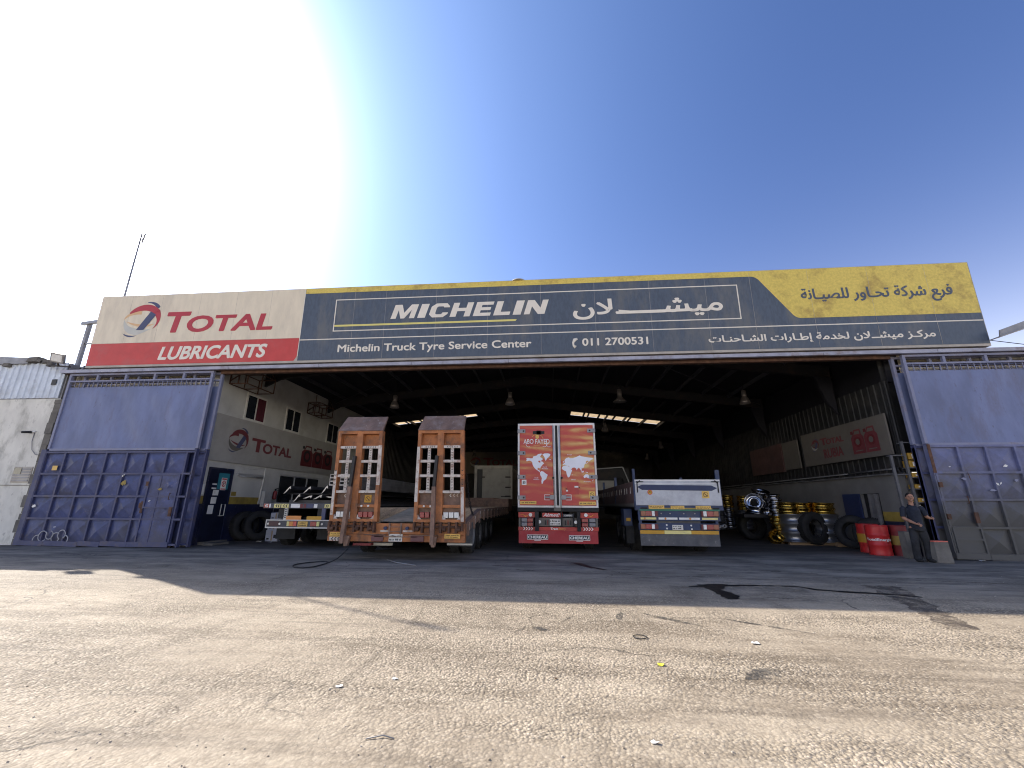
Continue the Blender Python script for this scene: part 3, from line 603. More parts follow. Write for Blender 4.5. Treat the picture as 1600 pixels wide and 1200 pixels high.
w = MB().box(-12.608, -12.57, 19.1, 22.4, 1.5, 2.68).build('window', 'glass_dark', WH)
mb = MB()
for y in (20.2, 21.3): mb.box(-12.57, -12.54, y - .03, y + .03, 1.5, 2.68)
mb.box(-12.57, -12.54, 19.0, 22.5, 2.68, 2.74).box(-12.57, -12.5, 19.0, 22.5, 1.44, 1.5).build('frame', 'alu', w)
# office door with its notices
d = MB().box(-12.608, -12.56, 14.86, 15.96, .08, 2.68).build('office_door', 'door_navy', WH)
MB().box(-12.61, -12.54, 14.80, 14.86, 0, 2.74).box(-12.61, -12.54, 15.96, 16.02, 0, 2.74).box(-12.61, -12.54, 14.86, 15.96, 2.68, 2.74).build('frame', 'navy_wall', d)
MB().box(-12.56, -12.556, 15.3, 15.85, 1.95, 2.55).build('sticker', 'teal', d)
mb = MB().m(0).box(-12.556, -12.552, 15.46, 15.74, 1.92, 2.38).m(1).prism([(15.6 + .1 * math.cos(2 * math.pi * i / 20), 2.16 + .12 * math.sin(2 * math.pi * i / 20)) for i in range(20)] , FL(-12.549), .003)
mb.m(0).prism(circ(15.6, 2.16, .07, 16, .085), FL(-12.547), .002).m(2).prism(rect(15.57, 15.6, 2.1, 2.22), FL(-12.545), .002).m(1).prism([(15.52, 2.09), (15.54, 2.07), (15.68, 2.22), (15.66, 2.24)], FL(-12.543), .002).m(1).box(-12.552, -12.55, 15.48, 15.72, 2.31, 2.36).box(-12.552, -12.55, 15.48, 15.72, 1.94, 1.98)
mb.build('no_smoking_notice', ['sticker_white', 'drum_red', 'ink'], d)
mb = MB()
for y, z, w, h in ((15.05, 2.1, .22, .05), (15.05, 1.95, .22, .05), (15.15, 1.72, .27, .2), (15.12, 1.42, .26, .24), (15.05, 1.05, .26, .32)): mb.box(-12.56, -12.553, y, y + w, z, z + h)
mb.build('notice', 'sticker_white', d)
MB().tube([(-12.55, 15.62, .98), (-12.5, 15.62, .98), (-12.5, 15.62, 1.4), (-12.5, 15.82, 1.4), (-12.5, 15.82, .98), (-12.5, 15.62, .98)], .018, 8).build('handle', 'plate_white', d)
MB().box(-12.61, -12.3, 14.9, 16.0, .0, .1).box(-12.3, -11.9, 14.8, 15.6, 0, .07).build('door_step', 'concrete', WH)
mb = MB().m(0).box(-12.607, -12.602, 14.52, 14.76, 1.75, 2.1).m(1).box(-12.607, -12.601, 16.15, 16.42, 1.72, 1.88); mb.build('wall_plate', ['sticker_white', 'ochre_band'], WH)
# fluorescent fitting, conduit and meter box on the office wall
MB().box(-12.61, -12.52, 16.28, 17.8, 2.52, 2.62).tube([(-12.5, 16.33, 2.5), (-12.5, 17.75, 2.5)], .02, 8).build('tube_light', 'alu', WH)
MB().tube([(-12.58, 17.92, 2.95), (-12.58, 17.92, 2.5), (-12.58, 17.85, 1.7), (-12.58, 17.8, 1.4)], .028, 8).tube([(-12.58, 15.9, 2.96), (-12.57, 17, 2.82), (-12.57, 17.9, 2.92)], .006, 5).build('conduit', 'plate_white', WH)
MB().box(-12.61, -12.45, 17.98, 18.5, 1.3, 1.95).build('meter_box', 'plaster_in', WH, bevel=.01)
# steel cages for air conditioners high on the office wall
def cage(y0, y1, z0, z1, dx):
    mb = MB(); X0, X1 = -12.6, -12.6 + dx; t = .035
    for z in (z0, z1):
        for a, b_ in (((X0, y0, z), (X1, y0, z)), ((X1, y0, z), (X1, y1, z)), ((X1, y1, z), (X0, y1, z)), ((X0, (y0 + y1) / 2, z), (X1, (y0 + y1) / 2, z)), ((X0, y0, z), (X0, y1, z))): mb.bar(a, b_, t)
    for x, y in ((X1, y0), (X1, y1), (X1, (y0 + y1) / 2), (X0 + .02, y0), (X0 + .02, y1), ((X0 + X1) / 2, y0)): mb.bar((x, y, z0), (x, y, z1), t)
    mb.bar((X0, y0, z0 + .1), (X1, y0, z1), t).bar((X1, y1, z1), (X0 + .1, y1 + .5, z1 + .6), .03).bar((X0, (y0 + y1) / 2, z1 + .6), (X0, (y0 + y1) / 2, z0), t)
    mb.build('aircon_cage', 'rust', WH)
cage(14.95, 16.6, 6.0, 6.6, .75); cage(20.5, 21.9, 6.0, 6.55, .65)
# service hatch with blue shutter in the right hand wall
d = MB().box(11.3, 11.34, 15.84, 16.72, 0, 1.88).build('doorway', 'black_paint', WH)
MB().bar((11.2, 15.98, 1.86), (11.2, 16.06, 0), .1).bar((11.24, 16.3, 1.86), (11.24, 16.38, 0), .12).build('door_post', 'grey_metal', d)
MB().box(11.13, 11.17, 16.72, 17.62, .9, 1.88).build('shutter', 'arrow_blue', d)

# ------------------------------------------------------------ sliding gates
def dented(mb, x0, x1, z0, z1, y, amp, seed, nx=40, nz=24):
    vs = []
    for j in range(nz + 1):
        for i in range(nx + 1):
            u = i / nx; v = j / nz; x = x0 + (x1 - x0) * u; z = z0 + (z1 - z0) * v; e = min(1, 8 * u, 8 * (1 - u), 6 * v, 6 * (1 - v))
            vs.append((x, y + amp * e * mnoise.noise(Vector((x * 1.15 + z * .55 + seed, z * .35, seed))) + amp * .5 * e * mnoise.noise(Vector((x * 2.6 + z, z * .8, seed + 9))), z))
    fs = [(j * (nx + 1) + i, j * (nx + 1) + i + 1, (j + 1) * (nx + 1) + i + 1, (j + 1) * (nx + 1) + i) for j in range(nz) for i in range(nx)]
    return mb.add(vs, fs, True)
def gate(name, label, x0, x1, y, cols, rows, lowmat, lowframe, wicket=None, seed=1, flip=False, second=False):
    g = thing(name, label, 'gate', ((x0 + x1) / 2, y, 0), 'sliding gates of the workshop')
    yf = y - .05
    mb = MB()
    for a, b_, c, d in ((x0, x0 + .09, 3.3, 6.17), (x1 - .09, x1, 3.3, 6.17), (x0 + .09, x1 - .09, 6.1, 6.17), (x0 + .09, x1 - .09, 5.84, 5.9), (x0 + .09, x1 - .09, 3.24, 3.32)): mb.box(a, b_, yf - .03, yf + .07, c, d)
    n = 5
    for i in range(1, n): x = x0 + (x1 - x0) * i / n; mb.box(x - .04, x + .04, yf - .025, yf + .06, 5.9, 6.1)
    mb.build('frame', 'gate_frame', g)
    mb = MB(); k = 30
    for i in range(1, k): x = x0 + .09 + (x1 - x0 - .18) * i / k; mb.box(x - .011, x + .011, yf + .005, yf + .025, 5.62, 5.84)
    mb.box(x0 + .09, x1 - .09, yf + .03, yf + .034, 5.73, 5.745); mb.build('vent_grille', 'gate_frame', g)
    mb = MB(); dented(mb, x0 + .09, x1 - .09, 3.32, 5.64, yf + .02, .075, seed); mb.build('upper_panel', 'gate_blue', g)
    # pressed lower panels
    mb = MB(); xs = cols
    for i in range(len(xs) - 1):
        for j in range(len(rows) - 1):
            a, b_, c, d = xs[i], xs[i + 1], rows[j + 1], rows[j]; mx_, mz_ = (a + b_) / 2, (c + d) / 2
            h = .085 + .015 * math.sin(i * 3.1 + j * 1.7)
            mb.add([(a, yf + .03, c), (b_, yf + .03, c), (b_, yf + .03, d), (a, yf + .03, d), (mx_ + .03 * math.sin(i * 2 + j), yf + .03 - h, mz_)], [(0, 1, 4), (1, 2, 4), (2, 3, 4), (3, 0, 4)])
    mb.build('pressed_panel', lowmat, g)
    mb = MB()
    for x in xs: mb.box(x - .03, x + .03, yf - .05, yf + .05, rows[-1] + .03, rows[0] - .03)
    for z in rows: mb.box(x0 + .03, x1 - .03, yf - .055, yf + .055, z - .032, z + .032)
    mb.box(x0 - (.16 if not flip else 0), x0 + .03, yf - .06, yf + .08, .02, 3.28).box(x1 - .05, x1 + (.16 if flip else .0), yf - .055, yf + .08, .02, 3.28)
    mb.build('lower_frame', lowframe, g)
    if not second:
        mb = MB(); rn = random.Random(seed); x = x0
        while x < x1 - .3: L = rn.uniform(.8, 1.6); e = min(x + L, x1); mb.bar((x, yf - .075, .1 + rn.uniform(-.02, .02)), (e, yf - .075, .1 + rn.uniform(-.03, .02)), .02, .16); x = e + .01
        mb.build('bottom_plate', lowframe, g)
        mb = MB()
        for u in (.08, .4, .75, .95): mb.cyl((x0 + (x1 - x0) * u, yf - .02, .05), (x0 + (x1 - x0) * u, yf + .05, .05), .05, n=16)
        mb.build('roller', 'steel_dark', g)
    if wicket:
        a, b_, c, d = wicket; mb = MB()
        for q in ((a, a + .05, c, d), (b_ - .05, b_, c, d)): mb.box(q[0], q[1], yf - .075, yf - .03, q[2], q[3])
        for z in (c, d - .05, (c + d) / 2): mb.box(a + .05, b_ - .05, yf - .075, yf - .03, z, z + .05)
        wd = mb.build('wicket_door', lowframe, g)
        MB().box(a + .05, b_ - .05, yf - .04, yf - .03, c + .05, d - .05).build('door_sheet', lowmat, wd)
        MB().box(b_ - .12, b_ - .02, yf - .11, yf - .075, 1.0, 1.3).tube([(b_ - .2, yf - .08, 1.55), (b_ - .2, yf - .13, 1.55), (b_ - .2, yf - .13, 1.75), (b_ - .2, yf - .08, 1.75)], .012).build('handle', 'rust', wd)
        MB().box(a - .05, a + .04, yf - .09, yf - .05, 2.0, 2.15).box(a - .05, a + .04, yf - .09, yf - .05, 1.1, 1.25).build('hinge', 'rust', wd)
    return g
LG = gate('sliding_gate', 'blue sheet metal gate with graffiti and a small wicket door, left of the opening', -18.25, -12.36, 13.9, [-18.22, -17.43, -16.6, -15.8, -14.99, -14.24, -13.47, -12.7], [3.18, 2.42, 1.65, .90, .10], 'gate_blue_low', 'gate_frame_low', (-13.9, -12.75, .12, 2.40), 3)
y = 13.785
def chips(parent, items, name='sticker', mats=('litter_white',)):
    for it in items:
        x, z, w, h, a, k = it; c, s = math.cos(a), math.sin(a)
        rn = random.Random(int(x * 100)); pts = ((-.5, -.5), (.5, -.5), (.5, .5), (-.5, .5)) if mats[k] == 'refl_yellow' else [(.5 * math.cos(q * .42) * rn.uniform(.45, 1.1), .5 * math.sin(q * .42) * rn.uniform(.45, 1.1)) for q in range(15)]
        MB().prism([(x + c * u * w - s * v * h, z + s * u * w + c * v * h) for u, v in pts], FR(y), .003).build(name if mats[k] != 'rust' else 'rust_patch', mats[k], parent)
chips(LG, [(-17.67, 2.62, .2, .16, 0, 1), (-14.82, 2.1, .26, .2, .2, 2), (-18.04, 1.31, .17, .15, .5, 0), (-14.93, 2.34, .04, .1, -.4, 0), (-14.9, 2.37, .1, .03, .3, 0), (-17.0, .62, .14, .03, .1, 0), (-13.7, 1.5, .1, .05, .3, 0), (-13.95, 1.35, .2, .4, .2, 3), (-13.4, 1.9, .2, .1, .1, 2)], 'sticker', ('litter_white', 'refl_yellow', 'ochre_band', 'rust'))
mk('graffiti_grey', (.30, .30, .33), rough=.6, var=.25, fleck=(.1, .11, .2), famt=.8, fscale=12)
mb = MB()
for cx, cz, r, a0, a1 in ((-17.35, .32, .16, .2, 5.6), (-17.1, .36, .13, 2.6, 7.6), (-16.85, .28, .15, .8, 6.2), (-16.65, .38, .14, -.9, 4.4), (-17.55, .2, .14, 1.2, 3.3), (-16.5, .22, .13, -1.6, 1.5)):
    mb.tube([(cx + r * math.cos(a0 + (a1 - a0) * i / 18), y - .003, cz + r * 1.05 * math.sin(a0 + (a1 - a0) * i / 18)) for i in range(19)], [(.004, .02)] * 19, 6)
mb.build('graffiti', 'graffiti_grey', LG)
gate('sliding_gate', 'second blue gate leaf, mostly hidden behind the left gate', -17.9, -12.16, 14.12, [-17.87, -16.5, -15.3, -14.1, -12.9, -12.2], [3.18, 2.42, 1.65, .90, .10], 'gate_blue_low', 'gate_frame_low', None, 5, second=True)
RG = gate('sliding_gate', 'blue sheet metal gate blackened with grime low down, right of the opening', 11.42, 17.6, 13.9, [11.5, 12.27, 13.05, 13.85, 14.65, 15.45, 16.25, 17.0, 17.55], [3.22, 2.43, 1.65, .87, .14], 'gate_grey_low', 'gate_grey_low', (11.52, 12.3, .14, .90), 14, flip=True)
gate('sliding_gate', 'second blue gate leaf, showing as a thin strip behind the right gate', 11.24, 17.2, 14.12, [11.27, 12.3, 13.5, 14.8, 16, 17.15], [3.22, 2.43, 1.65, .87, .14], 'gate_grey_low', 'gate_frame_low', None, 9, second=True, flip=True)
chips(RG, [(13.42, 2.62, .15, .08, .2, 0), (12.2, 2.24, .2, .1, -.3, 1), (13.06, 2.10, .07, .12, .5, 0), (13.16, 2.12, .1, .04, .9, 0), (12.9, 1.92, .2, .08, 0, 1), (13.6, 2.2, .14, .1, .4, 1), (11.9, 2.6, .06, .03, 0, 0), (12.36, 2.3, .03, .34, .1, 2)], 'sticker', ('litter_white', 'gate_frame', 'rust'))
MB().box(11.415, 11.50, 13.775, 13.788, 2.42, 3.27).build('rust_strip', 'rust', RG)

# ------------------------------------------------------------ the long sign over the opening
SG = thing('fascia_sign', 'very long fascia board with white, red, navy and yellow fields above the opening', 'sign', (0, 13.67, 6.35), rot=(R(1.95), 0, 0))
S0 = 6.35
def sfr(y): return ((0, y, -S0), (1, 0, 0), (0, 0, 1), (0, -1, 0))
def spart(name, m, polys, y, depth=.004):
    mb = MB()
    for p in polys: mb.prism(p, sfr(y), depth)
    return mb.build(name, m, SG, local=True)
MB().box(-17.52, 14.0, .0, .36, 0, 9.29 - S0).build('panel', 'sign_edge', SG, local=True)
spart('white_field', 'white_panel', [rect(-17.5, -9.09, 7.31, 9.28)], -.005)
spart('red_field', 'red_panel', [[(-17.5, 6.43), (-9.2, 6.43), (-9.1, 6.6), (-9.09, 7.3), (-17.5, 7.3)]], -.005)
spart('navy_field', 'navy_panel', [rect(-9.06, 13.98, 6.43, 9.28)], -.005)
arc = lambda cx, cz, r, a0, a1, n=8: [(cx + r * math.cos(R(a0 + (a1 - a0) * i / n)), cz + r * math.sin(R(a0 + (a1 - a0) * i / n))) for i in range(n + 1)]
spart('yellow_field', 'yellow_panel', [[(-9.05, 9.275), (-9.05, 9.07), (7.02, 9.07)] + arc(7.02, 8.72, .35, 90, 35) + arc(8.5, 7.82, .34, 215, 270) + [(13.97, 7.48), (13.97, 9.275)]], -.010)
L = [rect(-9.06, 13.97, 7.205, 7.24)]
L += [rect(-7.83, 6.57, 8.75, 8.785), rect(-7.83, 6.57, 7.515, 7.55), rect(-7.83, -7.795, 7.55, 8.75), rect(6.535, 6.57, 7.55, 8.75), rect(-9.085, -9.062, 6.6, 9.28)]
spart('border_line', 'cream_line', L, -.011)
spart('underline', 'lemon_line', [[(-7.79, 7.70), (-1.1, 7.70), (-1.05, 7.77), (-7.79, 7.77)]], -.011)
def sletter(name, m, items, y=-.012):
    mb = MB()
    for s, x0, x1, z0, z1, bold, shear, fat in items: glyphs(mb, s, x0, x1, z0, z1, sfr(y), .005, bold, shear, 4, fat)
    return mb.build(name, m, SG, local=True)
sletter('lettering', 'logo_red', [('T', -14.55, -13.6, 7.69, 8.51, .02, .12, .018), ('OTAL', -13.66, -10.22, 7.68, 8.33, .016, .12, .018)])
sletter('lettering', 'cream_line', [('LUBRICANTS', -14.58, -10.3, 6.60, 7.11, .012, .22, .016)])
# heavy slanted block capitals of the maker's name
def caps():
    t, w = .30, .26
    C = [(1, .70), (1, .78), (.8, 1), (.22, 1), (0, .78), (0, .22), (.22, 0), (.8, 0), (1, .22), (1, .34), (.70, .34), (.70, .28), (.64, .22), (.38, .22), (.31, .30), (.31, .70), (.38, .78), (.64, .78), (.70, .72), (.70, .70)]
    return {'M': (1.3, [[(0, 0), (.22, 0), (.22, .62), (.42, 0), (.58, 0), (.78, .62), (.78, 0), (1, 0), (1, 1), (.70, 1), (.5, .40), (.30, 1), (0, 1)]]), 'I': (.42, [[(0, 0), (1, 0), (1, 1), (0, 1)]]), 'C': (1.0, [C]),
            'H': (1.08, [[(0, 0), (t, 0), (t, .39), (1 - t, .39), (1 - t, 0), (1, 0), (1, 1), (1 - t, 1), (1 - t, .62), (t, .62), (t, 1), (0, 1)]]),
            'E': (.92, [[(0, 0), (1, 0), (1, .22), (.36, .22), (.36, .40), (.92, .40), (.92, .61), (.36, .61), (.36, .78), (1, .78), (1, 1), (0, 1)]]), 'L': (.86, [[(0, 0), (1, 0), (1, .24), (.40, .24), (.40, 1), (0, 1)]]),
            'N': (1.08, [[(0, 0), (.28, 0), (.28, .56), (.68, 0), (1, 0), (1, 1), (.72, 1), (.72, .44), (.32, 1), (0, 1)]])}
CP = caps(); wd = 'MICHELIN'; gap = .17; sl = .30; hgt = .54; tw = sum(CP[c][0] for c in wd) + gap * (len(wd) - 1)
k_ = (5.77 - sl * hgt) / tw; mb = MB(); xx = -5.68
for c in wd:
    for P in CP[c][1]: mb.prism([(xx + p[0] * CP[c][0] * k_ + p[1] * sl * hgt, 7.94 + p[1] * hgt) for p in P], sfr(-.012), .005)
    xx += (CP[c][0] + gap) * k_
mb.build('lettering', 'cream_line', SG, local=True)
sletter('lettering', 'cream_line', [('Michelin Truck Tyre Service Center', -7.56, -.55, 6.63, 6.99, 0, 0, .010), ('011 2700531', 1.22, 3.42, 6.71, 6.97, 0, 0, .011)])
AM = MB(); glyphs(AM, arabic('ميشـــــلان'), .95, 5.99, 7.69, 8.42, sfr(-.012), .005, 0, 0, 4, .022)
AM.prism([(2.55, 7.84), (4.9, 7.86), (5.0, 7.96), (4.2, 7.955), (2.9, 7.95), (2.5, 8.0)], sfr(-.0135), .004); AM.build('lettering', 'cream_line', SG, local=True)
sletter('lettering', 'cream_line', [(arabic('مركـز ميشــلان لخدمة إطـارات الشـاحنـات'), 5.42, 12.45, 6.62, 6.95, 0, 0, .010)])
sletter('lettering', 'navy_panel', [(arabic('فرع شركة تحـاور للصيـانة'), 8.59, 13.29, 7.95, 8.53, 0, 0, .014)], -.017)
mb = MB(); mb.tube([(1.05, -.012, 6.97 - S0), (.95, -.012, 6.93 - S0), (.9, -.012, 6.83 - S0), (.91, -.012, 6.72 - S0), (.98, -.012, 6.66 - S0)], [(.006, .035), (.006, .062), (.006, .034), (.006, .034), (.006, .062)], 8); mb.build('phone_symbol', 'cream_line', SG, local=True)
mbs = {}
def mkp(pts, m, layer): mbs.setdefault(m, MB()).prism(pts, sfr(-.009 - .0035 * layer), .003)
globe_logo(mkp, -16.37, -14.83, 7.53, 8.99, None)
for k, b_ in mbs.items(): b_.build('emblem_band', k, SG, local=True)
mb = MB()
for x in (-16.2, -14.9, -13.3, -11.8, -10.4, -7.1, -5.9, -4, -2.1, -.2, 1.7, 3.6, 5.5, 7.0, 8.9, 10.8, 12.6): mb.box(x - .003, x + .003, -.0065 if x < 7 else -.0115, -.002, 7.32 - S0 if x < -9.2 else .1, 2.92)
mb.build('panel_joint', 'sign_edge', SG, local=True)
mb = MB().cyl((-1.0, .2, 2.93), (-1.0, .2, 2.99), .3, .26, 20); mb.build('cap', 'sign_edge', SG, local=True)
# brackets and mast by the ends of the sign
mb = MB().bar((-18.95, 14.5, 6.2), (-18.95, 14.5, 8.65), .12).bar((-19.3, 14.5, 8.6), (-17.5, 14.1, 8.55), .12).bar((-18.9, 14.5, 7.7), (-17.6, 14.2, 7.6), .05).bar((-18.9, 14.5, 6.7), (-17.6, 14.0, 6.45), .05).bar((-18.9, 14.5, 6.45), (-17.6, 14.0, 6.7), .05)
top(mb, 'steel_bracket', 'grey_metal', 'grey steel post and arm behind the left end of the long sign', 'bracket', base=(-18.95, 14.5, 6.2))
mb = MB(); mb.prism([(14.0, 6.55), (14.05, 6.75), (15.3, 7.2), (15.3, 7.0)], ((0, 13.35, 0), (1, 0, 0), (0, 0, 1), (0, -1, 0)), .03); mb.prism([(14.0, 6.52), (14.0, 6.55), (15.3, 7.0), (18.0, 7.05), (18, 6.98), (15.3, 6.95)], ((0, 13.32, 0), (1, 0, 0), (0, 0, 1), (0, -1, 0)), .5)
top(mb, 'steel_channel', 'grey_metal', 'dark steel channel sticking out from the right end of the long sign', 'bracket')
top(MB().tube([(14.6, 14.3, 6.78), (16.5, 14.4, 6.5), (18.5, 14.5, 6.45)], .012, 6), 'cable', 'black_rubber', 'thin black cable running down to the right below the steel channel', 'cable')
mb = MB().tube([(-17.95, 14.7, 6.6), (-17.89, 14.62, 9.85), (-17.77, 14.5, 12.9)], [.045, .036, .028], 8)
ms = top(mb, 'antenna_mast', 'grey_metal', 'thin bare mast rising behind the left end of the long sign', 'mast', base=(-17.95, 14.7, 6.6))
MB().bar((-17.77, 14.5, 12.75), (-17.62, 14.5, 12.78), .03).bar((-17.78, 14.5, 12.55), (-17.63, 14.5, 12.58), .03).tube([(-17.62, 14.5, 12.62), (-17.6, 14.5, 12.86)], .03).tube([(-17.65, 14.5, 12.42), (-17.63, 14.5, 12.62)], .03).build('aerial', 'grey_metal', ms)

# ------------------------------------------------------------ neighbouring building on the left
NB = thing('plaster_building', 'old white plastered building with corrugated metal upper wall, at the left edge', 'building', (-24, 16, 0))
mb = MB().box(-32, -18.52, 13.97, 24, 0, 5.24); mb.build('wall', 'plaster', NB)
mb = MB(); rn = random.Random(4); z = .0
while z < 5.1: h = rn.uniform(.15, .45); mb.box(-18.62 - rn.uniform(0, .1), -18.40, 13.93 - rn.uniform(0, .05), 14.3, z, min(z + h - .01, 5.2)); z += h
mb.build('rough_edge', 'concrete', NB)
mb = MB().corr((-32, 13.96), (-18.62, 13.96), 5.27, 6.68, .27, .035).build('metal_cladding', 'corr_white', NB)
MB().box(-32, -18.55, 13.98, 14.3, 5.24, 6.66).build('upper_wall', 'grey_metal', NB)
MB().add([(-32, 13.85, 7.6), (-20.3, 13.85, 6.9), (-20.3, 13.85, 6.66), (-32, 13.85, 6.66), (-32, 14.2, 7.6), (-20.3, 14.2, 6.9), (-20.3, 14.2, 6.66), (-32, 14.2, 6.66)], [(0, 3, 2, 1), (4, 5, 6, 7), (0, 1, 5, 4), (1, 2, 6, 5), (2, 3, 7, 6), (3, 0, 4, 7)]).build('parapet', 'grey_metal', NB)
for x, z, w, h, a in ((-20.1, 6.82, .5, .16, .1), (-19.75, 6.74, .3, .1, -.3), (-19.5, 6.72, .5, .1, .05), (-21.2, 6.62, .3, .12, 0), (-19.3, 6.62, .25, .12, .4)):
    c, s = math.cos(a), math.sin(a); MB().prism([(x + c * u * w - s * v * h, z + s * u * w + c * v * h) for u, v in ((-.5, -.5), (.4, -.6), (.5, .5), (-.3, .6))], FR(13.8), .3).build('loose_tile', 'concrete', NB)
v = MB().box(-19.5, -18.76, 13.94, 13.965, 2.12, 2.68).build('vent_window', 'sign_edge', NB)
mb = MB()
for i in range(5): mb.box(-19.46, -18.8, 13.925, 13.94, 2.16 + i * .1, 2.22 + i * .1)
mb.build('slat', 'grey_metal', v); MB().box(-19.44, -19.16, 13.915, 13.924, 2.42, 2.65).build('pane', 'glass_dark', v)
MB().box(-19.06, -18.86, 13.90, 13.92, 5.78, 6.0).build('hole', 'black_paint', NB)
mb = MB(); x = -32; mb.box(-32, -18.6, 13.952, 13.968, 2.015, 2.035).build('ledge', 'concrete', NB)
fl = thing('floodlight', 'square grey floodlight fixed on the corner of the left roof', 'lamp', (-18.75, 13.6, 6.6))
c = Vector((-18.7, 13.55, 6.72))
MB().prism([(-.3, -.1), (.25, -.22), (.33, .14), (-.2, .25)], (c, (1, 0, 0), (0, -.35, .93), (0, -.93, -.35)), .09).build('housing', 'grey_metal', fl)
MB().prism([(-.24, -.06), (.2, -.16), (.27, .1), (-.15, .19)], (c + Vector((0, -.006, -.002)), (1, 0, 0), (0, -.35, .93), (0, -.93, -.35)), .004).build('lens', 'lamp_white', fl)
MB().bar((-19.1, 13.7, 6.5), (-18.2, 13.7, 6.42), .05).bar((-18.7, 13.7, 6.45), (-18.7, 13.6, 6.65), .05).build('bracket', 'steel_dark', fl)
cc = thing('wall_camera', 'small dark camera on the white plaster wall with a hanging cable', 'camera', (-19.3, 13.97, 3.9))
MB().cyl((-19.42, 13.75, 3.93), (-19.2, 13.9, 3.95), .045).build('body', 'black_paint', cc); MB().cyl((-19.2, 13.9, 3.95), (-19.12, 13.97, 3.98), .03).build('mount', 'sticker_white', cc)
MB().tube([(-19.15, 13.95, 3.95), (-19.12, 13.93, 3.6), (-19.0, 13.92, 3.3), (-18.8, 13.92, 3.12), (-18.6, 13.92, 3.1)], .014, 6).build('cable', 'grey_metal', cc)
# block wall continuing behind the right gate
rwall = top(MB().corr((19.6, 14.5), (34, 14.5), .02, 6.1, .3, .04), 'boundary_wall', 'corr_cream', 'cream ribbed metal wall beyond the right gate', 'wall')

# ------------------------------------------------------------ sign boards inside
def tot_lettering(mb, y0, y1, z0, z1, fr, b=.03):
    w = y1 - y0; glyphs(mb, 'T', y0, y0 + w * .3, z0, z1, fr, .006, .035); glyphs(mb, 'OTAL', y0 + w * .26, y1, z0, z0 + (z1 - z0) * .78, fr, .006, .03)
def emblem(parent, y0, y1, z0, z1, fr, mats):
    d = {}
    o, u, v, n = [Vector(q) for q in fr]
    def f(pts, m, layer): d.setdefault(m, MB()).prism(pts, (o + n * (.004 + .0035 * layer), u, v, n), .003)
    globe_logo(f, y0, y1, z0, z1, None, mats)
    for k, b_ in d.items(): b_.build('emblem_band', k, parent)
B1 = top(MB().box(-12.60, -12.54, 14.6, 25.2, 2.98, 4.76), 'wall_banner', 'sign_grey', 'long grey banner with round emblem under the office windows', 'banner')
emblem(B1, 15.4, 16.5, 3.38, 4.42, FL(-12.535), ('dull_red', 'dull_blue', 'dull_red', 'sign_cream_shaded'))
mb = MB(); tot_lettering(mb, 16.72, 19.6, 3.55, 4.12, FL(-12.53)); mb.build('lettering', 'dull_red', B1)
for cy in (20.95, 22.0, 23.05):
    a, d_, l = MB(), MB(), MB(); can_picture((a, d_, l), cy, 3.28, 1.02, 1.05, FL(-12.53))
    q = a.build('can_picture', 'dark_red', B1); d_.build('can_print', 'black_paint', q); l.build('can_emblem', 'dull_red', q)
B2 = top(MB().box(11.02, 11.08, 14.6, 19.38, 3.07, 4.41), 'wall_banner', 'sign_cream_shaded', 'cream banner with two red oil cans on the right inner wall', 'banner')
fr = FRW(11.015)
emblem(B2, -18.72, -18.2, 3.62, 4.12, fr, ('dull_red', 'dull_blue', 'dull_red', 'sign_grey'))
mb = MB(); tot_lettering(mb, -18.1, -16.72, 3.80, 4.08, FRW(11.01)); glyphs(mb, 'RUBIA', -18.0, -16.85, 3.28, 3.64, FRW(11.01), .006, .02); mb.build('lettering', 'dull_red', B2)
for cy in (-16.0, -15.35):
    a, d_, l = MB(), MB(), MB(); can_picture((a, d_, l), cy, 3.25, .62, .86, FRW(11.01))
    q = a.build('can_picture', 'dull_red', B2); d_.build('can_print', 'dark_red', q); l.build('can_emblem', 'sign_cream_shaded', q)
top(MB().box(11.02, 11.08, 19.75, 21.0, 3.05, 4.3), 'wall_banner', 'sign_cream_shaded', 'plain dim banner next to the cream one with oil cans', 'banner')
top(MB().box(11.02, 11.08, 21.1, 24.3, 2.99, 4.32), 'wall_banner', 'dark_maroon', 'dark maroon banner farthest along the right inner wall', 'banner')
B3 = top(MB().box(-9.6, -2.2, 47.9, 48.05, 4.8, 7.2), 'wall_banner', 'sign_cream_shaded', 'cream banner with emblem high on the far back wall', 'banner')
emblem(B3, -9.0, -7.8, 5.5, 6.7, FR(47.88), ('dull_red', 'dull_blue', 'dull_red', 'sign_grey'))
mb = MB(); tot_lettering(mb, -7.5, -3.6, 5.65, 6.55, FR(47.87)); mb.build('lettering', 'dull_red', B3)

